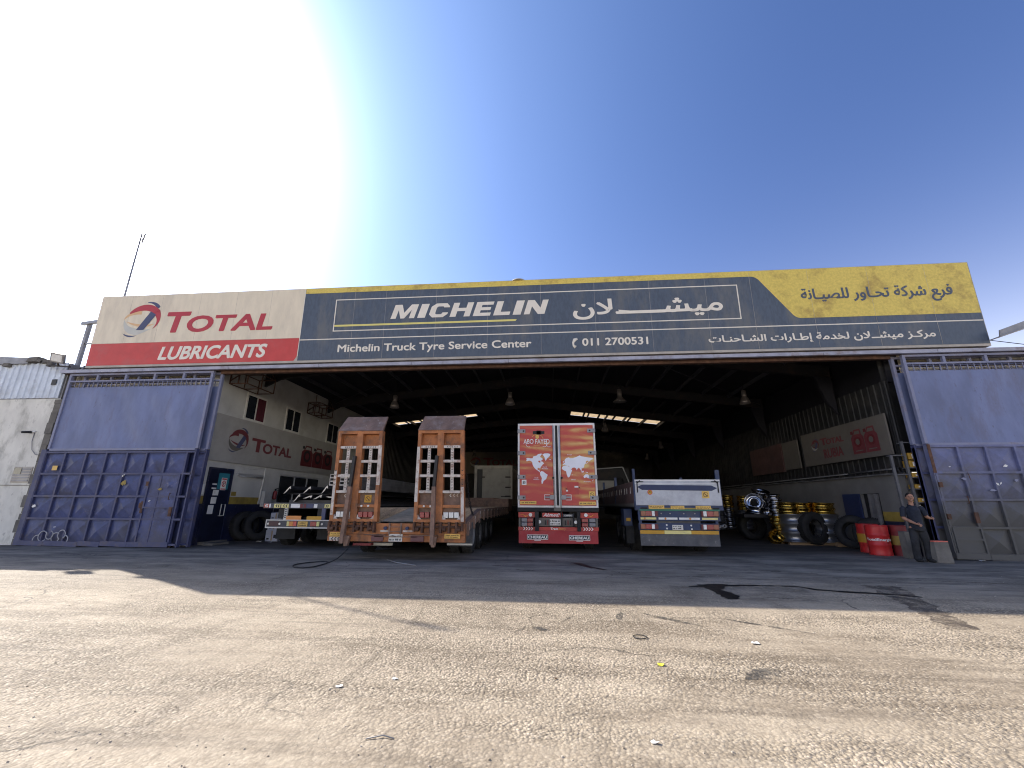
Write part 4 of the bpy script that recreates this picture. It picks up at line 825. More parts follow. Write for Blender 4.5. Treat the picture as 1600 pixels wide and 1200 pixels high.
# ------------------------------------------------------------ hanging bay lamps
def bay_lamp(loc, label, flare=False):
    x, y, z = loc; t = thing('bay_lamp', label, 'lamp', loc, 'bay lamps hanging from the roof')
    zt = rz(x) - .1
    MB().tube([(x, y, z + .62), (x, y, zt)], .012, 6).build('cord', 'steel_dark', t)
    MB().lathe([(.0, .62), (.10, .62), (.11, .36), (.10, .34)], loc, n=20).build('ballast', 'lamp_alu', t)
    pr = [(.10, .34), (.16, .26), (.21, .12), (.24, .0), (.225, .0), (.2, .12), (.15, .25)] if not flare else [(.10, .34), (.13, .24), (.2, .12), (.33, .02), (.33, .0), (.2, .1), (.12, .22)]
    MB().lathe(pr, loc, n=28).build('shade', 'lamp_alu', t)
    MB().ball((x, y, z + .14), (.07, .07, .1)).build('bulb', 'lamp_white', t)
    return t
for loc, lb, f in (((-7.71, 20, 6.1), 'grey bay lamp hanging above the gap between the tall orange ramps', 0), ((-1.87, 20, 6.17), 'grey bay lamp hanging just left of the red truck, nearest the opening', 0), ((3.44, 20, 6.22), 'flared bell shaped bay lamp hanging right of the red truck', 1),
                   ((9.2, 20, 6.05), 'grey bay lamp hanging nearest the right inner wall', 0), ((3.72, 28, 6.1), 'bay lamp just right of the red truck top, below the skylight strip', 0), ((-12.0 + 1.2, 36, 6.0), 'far bay lamp seen low between the two orange ramps', 0), ((9.3, 36, 6.0), 'far bay lamp high in the dark over the blue trailer', 0), ((9.47, 42, 5.7), 'farthest bay lamp on the right, a faint speck in the dark', 0), ((-7.87, 44, 6.3), 'farthest bay lamp, beside the emblem banner on the back wall', 0)): bay_lamp(loc, lb, f)

# ------------------------------------------------------------ vehicles
def wheel(parent, x, y, side, r=.52, w=.30, rim='rim_grey'):
    """wheel with its outer face at x, facing side (+1/-1)"""
    c = (x - side * w, y, r); ax = (side, 0, 0)
    hub = MB().lathe([(.0, w - .02), (.09, w - .02), (.11, w - .06), (.13, w - .10)], c, ax, 20).build('wheel', rim, parent)
    mb = MB().lathe([(r * .58, 0), (r * .82, -.01), (r * .93, .01), (r * .985, .03), (r, .06), (r, w - .06), (r * .985, w - .03), (r * .93, w - .01), (r * .82, w + .01), (r * .6, w - .0), (r * .56, w - .03)], c, ax, 40)
    for k in range(40):
        a = 2 * math.pi * k / 40; d = Vector((0, math.cos(a), math.sin(a))); t = Vector((0, -math.sin(a), math.cos(a))); p = Vector(c) + d * (r + .002)
        for s in (.12, .35, .65, .88): mb.bar(p + Vector((side * (w * s - .025), 0, 0)), p + Vector((side * (w * s + .025), 0, 0)), .04, .012, up=tuple(d))
    mb.build('tyre', 'black_rubber', hub)
    MB().lathe([(r * .57, w - .02), (r * .55, w - .01), (r * .50, w - .04), (r * .46, w - .12), (r * .3, w - .15), (r * .22, w - .08), (0, w - .07)], c, ax, 32).build('rim', rim, hub)
    return hub
def scribble(mb, x0, x1, z0, z1, y, seed=0, rows=2):
    """small print too fine to read in the picture: short strokes of ink"""
    rn = random.Random(seed); h = (z1 - z0) / rows
    for r_ in range(rows):
        x = x0
        while x < x1 - .02: w = rn.uniform(.012, .03); mb.prism(rect(x, min(x + w, x1), z0 + h * r_ + h * .2, z0 + h * r_ + h * rn.uniform(.6, .8)), FR(y), .002); x += w + rn.choice((.008, .012, .03))
    return mb
def plate(parent, x0, x1, z0, z1, y, m='plate_white', seed=0):
    p = MB().box(x0, x1, y, y + .012, z0, z1).build('number_plate', m, parent)
    scribble(MB(), x0 + .02, x1 - .02, z0 + .01, z1 - .01, y - .002, seed).build('number_print', 'ink', p); return p
def sticker(parent, x0, x1, z0, z1, y, m='refl_yellow', seed=0, rows=2, name='warning_sticker'):
    p = MB().box(x0, x1, y, y + .008, z0, z1).build(name, m, parent)
    scribble(MB(), x0 + .03, x1 - .03, z0 + .015, z1 - .015, y - .002, seed, rows).build('sticker_print', 'ink_brown', p); return p
def speed_disc(parent, cx, cz, s, y, m='refl_yellow'):
    p = MB().box(cx - s, cx + s, y, y + .006, cz - s, cz + s).build('speed_sticker', m, parent)
    mb = MB(); mb.m(0).prism(circ(cx, cz, s * .68, 20), FR(y - .003), .003).m(1).prism(circ(cx, cz, s * .55, 20), FR(y - .006), .003).m(0).prism([(cx - s * .45, cz + s * .32), (cx - s * .32, cz + s * .45), (cx + s * .45, cz - s * .32), (cx + s * .32, cz - s * .45)], FR(y - .009), .003)
    mb.build('sticker_print', ['ink_brown', m], p); return p
def chevrons(mb, a, b, y, w, n, vertical=True, flip=1):
    """row of arrow marks; a, b are the ends (x, z)"""
    for i in range(n):
        t = (i + .5) / n; x = a[0] + (b[0] - a[0]) * t; z = a[1] + (b[1] - a[1]) * t; h = w * .45
        if vertical: mb.prism([(x - w / 2, z + h * .4 * flip), (x, z - h * .5 * flip), (x + w / 2, z + h * .4 * flip), (x + w / 2, z + h * flip), (x, z + h * .2 * flip), (x - w / 2, z + h * flip)], FR(y), .003)
        else: mb.prism([(x + h * .4 * flip, z - w / 2), (x - h * .5 * flip, z), (x + h * .4 * flip, z + w / 2), (x + h * 1.1 * flip, z + w / 2), (x + h * .2 * flip, z), (x + h * 1.1 * flip, z - w / 2)], FR(y), .003)
    return mb

# ---- orange low loader with two raised ramps
LB = thing('low_loader_trailer', 'rusty orange low loader trailer with two tall loading ramps folded upright', 'trailer', (-4.15, 12.5, 0))
RY = 11.6; XL_, XR_ = -6.05, -2.26
mb = MB().box(XL_, XR_, RY, RY + .22, .66, .94).box(XL_, XR_, RY + .02, RY + .2, .47, .655)
mb.build('rear_beam', 'lowbed_orange', LB, bevel=.008)
def dz(y): return .95 + (y - 11.7) * .36 / 2.6 if y < 14.3 else 1.31
mb = MB()
for x0, x1 in ((XL_, XL_ + .14), (XR_ - .14, XR_)):
    for y0, y1 in ((11.83, 14.3), (14.3, 24)):
        a, b_ = dz(y0), dz(y1); h = .28
        mb.add([(x0, y0, a - h), (x1, y0, a - h), (x1, y1, b_ - h), (x0, y1, b_ - h), (x0, y0, a), (x1, y0, a), (x1, y1, b_), (x0, y1, b_)], [(0, 3, 2, 1), (4, 5, 6, 7), (0, 1, 5, 4), (1, 2, 6, 5), (2, 3, 7, 6), (3, 0, 4, 7)])
for i in range(13):
    y = 11.95 + i * .93; mb.bar((XR_ + .02, y, dz(y) - .36), (XR_ + .02, y, dz(y) - .08), .04, .1, up=(0, 1, 0)); mb.bar((XR_ - .3, y, dz(y) - .3), (XR_ + .05, y, dz(y) - .3), .05)
mb.build('side_rail', 'lowbed_brown', LB)
mb = MB()
for i in range(13): y = 12.1 + i * .93; mb.box(XR_ + .006, XR_ + .012, y, y + .11, dz(y) - .25, dz(y) - .03)
mb.build('side_reflector', 'lowbed_white', LB)
mb = MB(); y = 11.85
while y < 23.8:
    z = dz(y); mb.bar((XL_ + .15, y, z - .01), (-4.7, y, z - .01), .09, .045, up=(0, 0, 1)); mb.bar((-3.5, y, z - .01), (XR_ - .15, y, z - .01), .09, .045); y += .165
mb.build('deck_slat', 'deck_wood', LB)
mb = MB()
for y0, y1 in ((11.83, 14.3), (14.3, 24)): mb.add([(-4.68, y0, dz(y0) + .01), (-3.52, y0, dz(y0) + .01), (-3.52, y1, dz(y1) + .01), (-4.68, y1, dz(y1) + .01)], [(0, 1, 2, 3)])
for y0, y1 in ((11.83, 14.3), (14.3, 24)): mb.add([(XL_ + .1, y0, dz(y0) - .2), (XR_ - .1, y0, dz(y0) - .2), (XR_ - .1, y1, dz(y1) - .2), (XL_ + .1, y1, dz(y1) - .2)], [(0, 1, 2, 3)])
mb.build('deck_plate', 'deck_mat', LB)
MB().box(XL_, XR_, 23.6, 26, 1.1, 1.75).box(-5.2, -3.1, 24, 30, 1.25, 1.8).build('gooseneck', 'lowbed_brown', LB)
MB().box(-5.1, -4.85, 12, 24, .7, 1.0).box(-3.45, -3.2, 12, 24, .7, 1.0).build('chassis', 'steel_dark', LB)
for i in range(4):
    wheel(LB, -2.40, 13.75 + 1.36 * i, 1); wheel(LB, -2.78, 13.75 + 1.36 * i, 1); wheel(LB, -5.9, 13.75 + 1.36 * i, -1)
MB().box(-2.95, -2.22, 12.55, 12.57, .3, .95).build('mud_flap', 'flap_grey', LB)
MB().box(-2.95, -2.22, 12.54, 12.55, .33, .37).build('flap_strip', 'alu', LB)
MB().box(-5.2, -4.47, 12.35, 12.37, .30, .9).build('mud_flap', 'flap_grey', LB); MB().box(-5.2, -4.47, 12.33, 12.345, .31, .38).build('flap_strip', 'plate_white', LB)
def ramp_part(xb0, xb1, xt0, xt1, inner):
    """one ramp standing upright; inner = +1 when its red lamps sit in the right bay"""
    def X(u, z): t = (z - .97) / 2.5; a = xb0 + (xt0 - xb0) * t; b_ = xb1 + (xt1 - xb1) * t; return a + (b_ - a) * u
    Y0, Y1 = RY - .02, RY + .17
    def strip(mb, u0, u1, z0, z1, y0=Y0, y1=Y1):
        return mb.add([(X(u0, z0), y0, z0), (X(u1, z0), y0, z0), (X(u1, z0), y1, z0), (X(u0, z0), y1, z0), (X(u0, z1), y0, z1), (X(u1, z1), y0, z1), (X(u1, z1), y1, z1), (X(u0, z1), y1, z1)],
                      [(0, 3, 2, 1), (4, 5, 6, 7), (0, 1, 5, 4), (1, 2, 6, 5), (2, 3, 7, 6), (3, 0, 4, 7)])
    mb = MB(); strip(mb, 0, .075, .97, 3.47); strip(mb, .925, 1, .97, 3.47); strip(mb, .43, .565, .97, 3.47, Y0 + .004)
    for a, b_ in ((.075, .43), (.565, .925)): strip(mb, a, b_, 3.38, 3.465); strip(mb, a, b_, .97, 1.05); strip(mb, a, b_, 1.35, 1.43, Y0 + .02); strip(mb, a, b_, 3.02, 3.38, Y1 - .03, Y1 - .01)
    rp_ = mb.build('ramp', 'lowbed_orange', LB, bevel=.006)
    mb = MB()
    for a, b_ in ((.075, .43), (.565, .925)): strip(mb, a, b_, 1.43, 1.75, Y1 - .05, Y1 - .03); strip(mb, a, b_, 1.05, 1.35, Y1 - .05, Y1 - .03)
    mb.build('backing_plate', 'lowbed_brown', rp_)
    mb = MB()
    for a, b_ in ((.075, .43), (.565, .925)):
        for z in (1.77, 2.2, 2.6, 3.0): strip(mb, a, b_, z - .035, z + .035, Y0 + .02, Y0 + .1)
    strip(mb, .93, 1.002, 1.95, 3.05, Y0 - .004, Y0 + .03) if inner > 0 else strip(mb, -.002, .06, 1.5, 3.0, Y0 - .004, Y0 + .03)
    strip(mb, .935, .995, 1.0, 1.9, Y0 - .004, Y0 + .03) if inner < 0 else strip(mb, .005, .06, 1.15, 2.35, Y0 - .004, Y0 + .03)
    mb.build('rung', 'lowbed_white', rp_)
    mb = MB(); mk_ = MB()
    for u, f in ((.25, 1 if inner > 0 else -1), (.745, 1)):
        for z0, z1 in ((1.81, 2.16), (2.24, 2.56), (2.64, 2.96)):
            strip(mb, u - .032, u + .032, z0, z1, Y0 + .05, Y0 + .09)
            chevrons(mk_, (X(u, z0), z0 + .02), (X(u, z1), z1 - .02), Y0 + .046, .05, 4, True, f)
    mb.build('marker_strip', 'lowbed_white', rp_); mk_.build('arrow_mark', 'ink', rp_)
    mk_ = MB(); chevrons(mk_, (X(.97 if inner < 0 else .03, 1.9), 1.9), (X(.97 if inner < 0 else .03, 2.4), 2.4), Y0 - .008, .06, 4); chevrons(mk_, (X(.16, 3), 3.0), (X(.38, 3), 3.0), Y0 + .016, .045, 5, False); chevrons(mk_, (X(.62, 3), 3.0), (X(.88, 3), 3.0), Y0 + .016, .045, 5, False); mk_.build('arrow_mark', 'ink', rp_)
    mk_ = MB(); chevrons(mk_, (X(.2, 1.66), 1.66), (X(.4, 1.66), 1.66), Y1 - .055, .09, 3, False); mk_.build('arrow_mark', 'lowbed_white', rp_) if inner > 0 else None
    mk_ = MB(); chevrons(mk_, (X(.66, 1.68), 1.68), (X(.88, 1.68), 1.68), Y1 - .055, .09, 3, False); mk_.build('arrow_mark', 'lowbed_white', rp_) if inner < 0 else None
    mb = MB()      # cap plate leaning back at the tip
    z0, z1 = 3.47, 3.95; mb.add([(X(0, z0) - .01, Y0 - .02, z0), (X(1, z0) + .01, Y0 - .02, z0), (X(1, z0) - .02, Y0 + .36, z1), (X(0, z0) + .05, Y0 + .36, z1), (X(0, z0) - .01, Y0 + .06, z0 - .02), (X(1, z0) + .01, Y0 + .06, z0 - .02), (X(1, z0) - .02, Y0 + .40, z1 - .03), (X(0, z0) + .05, Y0 + .40, z1 - .03)],
           [(0, 1, 2, 3), (5, 4, 7, 6), (1, 5, 6, 2), (4, 0, 3, 7), (3, 2, 6, 7), (0, 4, 5, 1)]); mb.build('ramp_tip', 'lowbed_plate', rp_, bevel=.005)
    mb = MB()
    for a, b_, s in ((.075, .15, 1), (.43, .35, -1), (.565, .64, 1), (.925, .85, -1)): mb.prism([(X(a, 1.05), 1.05), (X(b_, 1.05), 1.05), (X(a, 1.05), 1.17)], FR(Y0 + .03), .05)
    mb.build('gusset', 'lowbed_white', rp_)
    # lamps
    wb, rb = ((.11, .42), (.58, .90)) if inner > 0 else ((.58, .90), (.11, .42))
    for k in range(3):
        for (a, b_), m_, nm in ((wb, 'lamp_white', 'work_lamp'), (rb, 'lamp_red', 'tail_lamp')):
            u0 = a + (b_ - a) * (k + .06) / 3; u1 = a + (b_ - a) * (k + .92) / 3; mb = MB(); strip(mb, u0, u1, 1.09, 1.235, Y0 + .03, Y0 + .1); mb.build(nm, m_, rp_, bevel=.008)
    for u in (.2, .33) if rb[0] < .5 else (.66, .8): MB().cyl((X(u, 1.39), Y0 + .018, 1.39), (X(u, 1.39), Y0 - .02, 1.39), .026, n=14).build('marker_lamp', 'lamp_white', rp_)
    # spring pole down the middle
    xm = X(.44, 2.0)
    MB().bar((X(.44, 2.74), Y0 - .05, 2.74), (X(.44, 2.74) - .03, Y0 - .07, 1.9), .10, .08, up=(1, 0, 0)).build('pole_sleeve', 'black_paint', rp_)
    MB().bar((X(.44, 2.74) - .03, Y0 - .07, 1.9), (X(.36 if inner > 0 else .42, .97) , Y0 - .12, .43), .14, .1, up=(1, 0, 0)).prism([(X(.36, 1), .62), (X(.5, 1), .62), (X(.46, 1), .36), (X(.4, 1), .36)], FR(Y0 - .1), .12).build('support_pole', 'lowbed_brown', rp_)
    mb = MB()      # hinge shaft and brackets
    mb.cyl((X(.03, .9), RY - .06, .86), (X(.97, .9), RY - .06, .86), .032)
    rn = random.Random(int(xb0 * 10))
    for u in (.04, .2, .36, .56, .72, .86, .97): mb.box(X(u, .9) - .025, X(u, .9) + .025, RY - .13, RY + .02, .76 - rn.uniform(0, .06), .985)
    for u in (.1, .62, .9): mb.cyl((X(u, .8) - .05, RY - .08, .80), (X(u, .8) + .05, RY - .08, .80), .05)
    mb.build('hinge', 'rust', rp_)
    return rp_
ramp_part(-6.04, -4.69, -6.07, -4.75, 1); RP2 = ramp_part(-3.68, -2.29, -3.70, -2.39, -1)
speed_disc(LB, -4.93 - .12, 1.58, .1, RY + .105, 'refl_orange')
MB().bar((-4.72, RY - .02, .6), (-3.55, RY - .02, .6), .02, .02).box(-4.34, -4.30, RY - .04, RY, .66, .95).box(-4.02, -3.98, RY - .04, RY, .66, .95).box(-4.30, -4.02, RY - .04, RY, .72, .74).box(-4.30, -4.02, RY - .04, RY, .84, .86).build('step', 'lowbed_brown', LB)
for x0, x1, m_ in ((-5.0, -4.72, 'lowbed_orange'), (-3.24, -3.02, 'lamp_amber')): MB().box(x0 + .02, x1, RY - .02, RY + .01, .475, .63).build('side_lamp', m_, LB)
for x0, x1 in ((-4.80, -4.47), (-3.72, -3.36)): MB().box(x0, x1, RY - .03, RY + .01, .48, .63).build('tail_lamp', 'lamp_dim', LB, bevel=.01)
MB().box(-5.0, -4.4, RY - .06, RY, .635, .655).box(-3.75, -3.0, RY - .06, RY, .635, .655).build('lamp_hood', 'lowbed_brown', LB)
plate(LB, -4.32, -3.95, .48, .67, RY - .015, seed=3)
sticker(LB, -5.98, -5.56, .59, .70, RY - .01, 'refl_yellow', 4); sticker(LB, -2.80, -2.38, .575, .69, RY - .03, 'refl_yellow', 5)
p = MB().box(-5.98, -5.56, RY - .008, RY + .01, .48, .58).build('reflector_board', 'lowbed_white', LB); chevrons(MB(), (-5.95, .53), (-5.6, .53), RY - .011, .09, 4, False).build('arrow_mark', 'ink', p)
for x0, x1 in ((-4.57, -4.34), (-3.95, -3.68)): MB().box(x0, x1, RY - .008, RY + .005, .72, .765).build('reflector', 'lowbed_white', LB)
for x in (-4.42, -3.82): MB().cyl((x, RY + .01, .82), (x, RY - .08, .82), .045, n=14).build('coupling', 'arrow_blue', LB)
mb = MB(); a = Vector((-2.30, 11.75, 2.28)); b_ = Vector((-2.30, 12.96, 1.12)); n_ = 20
for i in range(n_):
    p = a.lerp(b_, (i + .5) / n_) - Vector((0, .1, .12)) * math.sin(math.pi * (i + .5) / n_); d = (b_ - a).normalized(); s = Vector((1, 0, 0)) if i % 2 else d.cross(Vector((1, 0, 0)))
    L = (b_ - a).length / n_ * .7; pts = [p + d * (L * math.cos(t)) + s * (.026 * math.sin(t)) for t in [2 * math.pi * k / 8 for k in range(9)]]; mb.tube(pts, .009, 5, cap=False)
mb.build('chain', 'steel_dark', LB)
MB().box(-5.35, -4.85, RY + .1, RY + .3, .36, .42).build('jack_beam', 'drum_dull', LB)
hs = []
for i in range(61):
    t = i / 60
    if t < .33: u = t / .33; p = (-5.35 - .28 * u, 11.55 - .55 * u, .37 * (1 - u) ** 2 + .016)
    else: u = (t - .33) / .67 * 2 * math.pi; p = (-5.62 - .02 * 0 + .32 * (math.cos(u + .9) - math.cos(.9)) + .06 * math.sin(2 * u), 11.0 + .55 * (math.sin(u + .9) - math.sin(.9)), .016)
    hs.append(p)
top(MB().tube(hs, .014, 7), 'air_hose', 'black_rubber', 'thin black hose looped on the asphalt beside the orange low loader', 'hose')

# ---- flatbed on the left loaded with steel sections
FB = thing('flatbed_trailer', 'grey flatbed trailer with reflector strips, at the left behind the orange ramps', 'trailer', (-8.5, 15, 0))
FY = 14.2; fx0, fx1 = -9.8, -7.28
MB().box(fx0, fx1, FY, FY + .12, 1.28, 1.45).box(fx0, fx1, FY + .12, 29, 1.34, 1.44).build('deck', 'flap_grey', FB, bevel=.006)
MB().box(-9.3, -9.1, FY + .1, 29, .95, 1.34).box(-7.9, -7.7, FY + .1, 29, .95, 1.34).build('chassis', 'steel_dark', FB)
mb = MB().box(-9.6, fx1, FY - .02, FY + .1, .66, .91); bmp = mb.build('bumper', 'flap_grey', FB)
MB().box(-9.62, fx1, FY - .03, FY - .02, .885, .915).box(-9.62, fx1, FY - .03, FY - .02, .64, .68).box(-9.62, -9.585, FY - .03, FY - .02, .68, .885).build('edge_strip', 'plate_white', bmp)
MB().box(-9.03, -8.92, FY + .0, FY + .06, .91, 1.28).build('upright', 'plate_white', FB); chevrons(MB(), (-8.975, .95), (-8.975, 1.26), FY - .004, .09, 5, True).build('arrow_mark', 'ink', FB)
MB().box(-7.70, -7.57, FY + .0, FY + .06, .91, 1.28).build('upright', 'dull_blue', FB)
MB().box(-8.93, -8.4, FY - .01, FY + .01, .915, 1.04).build('reflector_plate', 'lamp_amber', FB); MB().box(-8.2, -7.68, FY - .01, FY + .01, .915, 1.03).build('reflector_plate', 'refl_orange', FB)
for x0, x1, m_ in ((-9.5, -9.15, 'dark_maroon'), (-8.86, -8.78, 'refl_lemon'), (-8.78, -8.64, 'lamp_amber'), (-8.63, -8.52, 'coral'), (-8.03, -7.82, 'lamp_red'), (-7.81, -7.71, 'refl_lemon')): MB().box(x0, x1, FY - .045, FY - .02, .71, .86).build('tail_lamp', m_, bmp, bevel=.006)
for x in (-9.52, -9.12, -7.62): MB().cyl((x, FY - .02, .78), (x, FY - .04, .78), .035, n=12).build('bolt', 'alu', bmp)
p = MB().box(-8.47, -8.13, FY - .035, FY - .02, .70, .86).build('number_plate', 'refl_yellow', bmp); scribble(MB(), -8.44, -8.16, .71, .85, FY - .038, 8).build('number_print', 'ink', p)
for x0, x1, m_, dr in ((-9.8, -9.62, 'lamp_red', 1), (-9.60, -9.55, 'sticker_white', 0), (-9.43, -9.2, 'refl_lemon', 1), (-9.17, -8.9, 'refl_lemon', 2), (-8.82, -8.5, 'sticker_white', 0), (-8.49, -8.4, 'dull_red', 0), (-8.36, -8.28, 'dull_red', 0), (-8.26, -8.02, 'dull_blue', 0), (-8.0, -7.88, 'sticker_white', 0), (-7.62, -7.42, 'refl_lemon', 3)):
    p = MB().box(x0, x1, FY - .006, FY, 1.30, 1.43).build('reflector', m_, FB)
    if dr: chevrons(MB(), (x0 + .04, 1.365), (x1 - .04, 1.365), FY - .009, .09, 2, False, -1 if dr == 3 else 1).build('arrow_mark', 'ink' if m_ != 'lamp_red' else 'sticker_white', p)
for i in range(3): wheel(FB, -7.35, 15.5 + 1.3 * i, 1); wheel(FB, -9.65, 15.5 + 1.3 * i, -1)
MB().box(-9.6, -8.9, 14.8, 14.82, .25, .9).build('mud_flap', 'black_rubber', FB); MB().box(-8.1, -7.4, 14.8, 14.82, .25, .9).build('mud_flap', 'black_rubber', FB)
# steel sections lying on it, each bundle end a thing of its own
def angle_steel(cx, cz, a, y0, label):
    c, s = math.cos(a), math.sin(a); T = lambda u, v: (cx + c * u - s * v, cz + s * u + c * v)
    prof = [T(-.18, -.07), T(.06, .05), T(.15, .07), T(.11, -.035), T(.08, .02), T(-.05, -.045)]
    mb = MB(); mb.m(0).prism(prof, FR(y0), .012).m(1); mb2 = MB()
    o = top(MB().prism(prof, FR(y0 + .0), 9.0), 'steel_section', 'steel_black', label, 'steel beam', 'steel sections loaded on the flatbed')
    MB().prism(prof, FR(y0 - .004), .003).build('cut_end', 'steel_rim', o)
mb = MB()
top(MB().box(-9.35, -7.45, 14.9, 27.5, 1.452, 1.56), 'timber_bearer', 'steel_black', 'low dark bed of plates lying flat on the grey flatbed', 'steel plate')
top(MB().box(-9.38, -7.48, 14.95, 26.5, 1.76, 1.80), 'steel_plate', 'steel_black', 'dark flat plate between the two layers of steel sections', 'steel plate')
for i, (x, z, a, y0) in enumerate(((-9.25, 1.91, .45, 14.55), (-8.55, 1.91, .35, 14.6), (-7.85, 1.92, .55, 14.5))): angle_steel(x, z, a, y0, ('pale ended steel section at the left of the top layer', 'pale ended steel section in the middle of the top layer', 'pale ended steel section at the right of the top layer')[i])
for i, (x, z, a, y0) in enumerate(((-8.95, 1.64, .5, 14.7), (-8.5, 1.66, -.1, 14.62), (-8.12, 1.66, .06, 14.6), (-7.7, 1.66, -.5, 14.7))): angle_steel(x, z, a, y0, ('steel section at the left end of the lower layer', 'second steel section from the left in the lower layer', 'third steel section from the left in the lower layer', 'steel section at the right end of the lower layer')[i])
mb = MB()
for i in range(5):
    for j in range(4):
        x, z = -8.30 + i * .2, 1.99 + j * .135; t = .018
        for a in ((x, x + .19, z, z + t), (x, x + .19, z + .11, z + .11 + t), (x, x + t, z + t, z + .11), (x + .172, x + .19, z + t, z + .11)): mb.box(a[0], a[1], 15.6, 24.0, a[2], a[3])
top(mb, 'tube_bundle', 'steel_angle', 'bundle of open square steel tubes on top of the flatbed load', 'steel tubes')
mb = MB(); rn = random.Random(2)
for i in range(14): x = -9.2 + 1.75 * rn.random(); z = 1.98 + rn.random() * .22; mb.bar((x, 17 + rn.random(), z), (x + rn.uniform(-.1, .1), 27 + rn.random(), z), .11, .1)
top(mb, 'steel_bar_pile', 'steel_angle', 'pile of long grey steel bars heaped on the flatbed load', 'steel bars')

# ---- red refrigerated trailer
RT = thing('refrigerated_trailer', 'red and orange box trailer with a white world map on its closed rear doors', 'trailer', (.24, 17, 0))
TY = 13.8; a0, a1, zb, zt = -1.02, 1.50, 1.36, 4.04
MB().box(a0 + .01, a1 - .01, TY + .06, 27.2, zb, zt - .01).build('body', 'trailer_white', RT)
mb = MB().box(a0, a0 + .06, TY - .02, TY + .1, zb, zt).box(a1 - .06, a1, TY - .02, TY + .1, zb, zt).box(a0 + .06, a1 - .06, TY - .02, TY + .1, zt - .07, zt).box(a0 + .06, a1 - .06, TY - .02, TY + .1, zb, zb + .06)
mb.build('rear_frame', 'trailer_white', RT, bevel=.006)
def wave_paint():
    m = bpy.data.materials.new('sunset_print'); m.use_nodes = True; n = m.node_tree.nodes; l = m.node_tree.links; b = n['Principled BSDF']
    g = n.new("ShaderNodeNewGeometry"); mp = n.new("ShaderNodeMapping"); mp.inputs['Scale'].default_value = (.55, 1, 1.5); mp.inputs['Rotation'].default_value = (0, R(-12), 0); l.new(g.outputs['Position'], mp.inputs['Vector'])
    t = n.new("ShaderNodeTexNoise"); t.inputs['Scale'].default_value = 1.6; t.inputs['Detail'].default_value = 7; t.inputs['Distortion'].default_value = 1.2; l.new(mp.outputs[0], t.inputs['Vector'])
    w = n.new("ShaderNodeTexWave"); w.bands_direction = 'Z'; w.inputs['Scale'].default_value = .9; w.inputs['Distortion'].default_value = 6; w.inputs['Detail'].default_value = 5; l.new(mp.outputs[0], w.inputs['Vector'])
    ad = n.new("ShaderNodeMath"); ad.operation = 'MULTIPLY_ADD'; l.new(w.outputs['Fac'], ad.inputs[0]); ad.inputs[1].default_value = .22; l.new(t.outputs['Fac'], ad.inputs[2])
    sp = n.new("ShaderNodeSeparateXYZ"); l.new(g.outputs['Position'], sp.inputs[0])
    a2 = n.new("ShaderNodeMath"); a2.operation = 'MULTIPLY_ADD'; l.new(sp.outputs['X'], a2.inputs[0]); a2.inputs[1].default_value = .075; l.new(ad.outputs[0], a2.inputs[2])
    # the print carries an amber band round the middle of its height
    d1 = n.new("ShaderNodeMath"); d1.operation = 'SUBTRACT'; l.new(sp.outputs['Z'], d1.inputs[0]); d1.inputs[1].default_value = 2.95
    d2 = n.new("ShaderNodeMath"); d2.operation = 'ABSOLUTE'; l.new(d1.outputs[0], d2.inputs[0])
    d3 = n.new("ShaderNodeMath"); d3.operation = 'MULTIPLY_ADD'; l.new(d2.outputs[0], d3.inputs[0]); d3.inputs[1].default_value = -.16; l.new(a2.outputs[0], d3.inputs[2])
    r = n.new("ShaderNodeValToRGB"); e = r.color_ramp.elements; e[0].position = .42; e[0].color = (.43, .03, .028, 1); e[1].position = .84; e[1].color = (.60, .40, .13, 1)
    q = e.new(.56); q.color = (.45, .07, .03, 1); q = e.new(.70); q.color = (.50, .19, .06, 1)
    l.new(d3.outputs[0], r.inputs[0]); l.new(r.outputs[0], b.inputs['Base Color']); b.inputs['Roughness'].default_value = .4
    return m
M['sunset_print'] = wave_paint()
dl = MB().box(a0 + .065, .12, TY - .045, TY + .05, zb + .065, zt - .075).build('door', 'sunset_print', RT, bevel=.012)
dr = MB().box(.37, a1 - .065, TY - .045, TY + .05, zb + .065, zt - .075).build('door', 'sunset_print', RT, bevel=.012)
MB().box(.20, .29, TY - .03, TY + .05, zb + .065, zt - .075).build('door_seal', 'black_rubber', RT)
MB().box(.125, .205, TY - .062, TY + .03, zb + .06, zt - .08).build('door_edge', 'trailer_white', dl); MB().box(.285, .365, TY - .062, TY + .03, zb + .06, zt - .08).build('door_edge', 'trailer_white', dr)
for d_, xs in ((dl, (.15,)), (dr, (.34,))):
    for x in xs: MB().cyl((x, TY - .085, zb + .0), (x, TY - .085, zt - .09), .018, n=12).build('lock_bar', 'alu', d_)
for d_, x0, x1, h0, h1 in ((dl, a0 - .01, -.77, -.86, -.80), (dr, 1.25, a1 + .01, 1.30, 1.36)):
    for z in (3.78, 3.06, 2.30, 1.66):
        MB().box(x0, x1, TY - .075, TY - .045, z - .065, z + .065).build('hinge', 'grey_metal', d_, bevel=.01); MB().cyl(((h0 + h1) / 2, TY - .08, z), ((h0 + h1) / 2, TY - .075, z), .03, n=10).build('hinge_bolt', 'ink', d_)
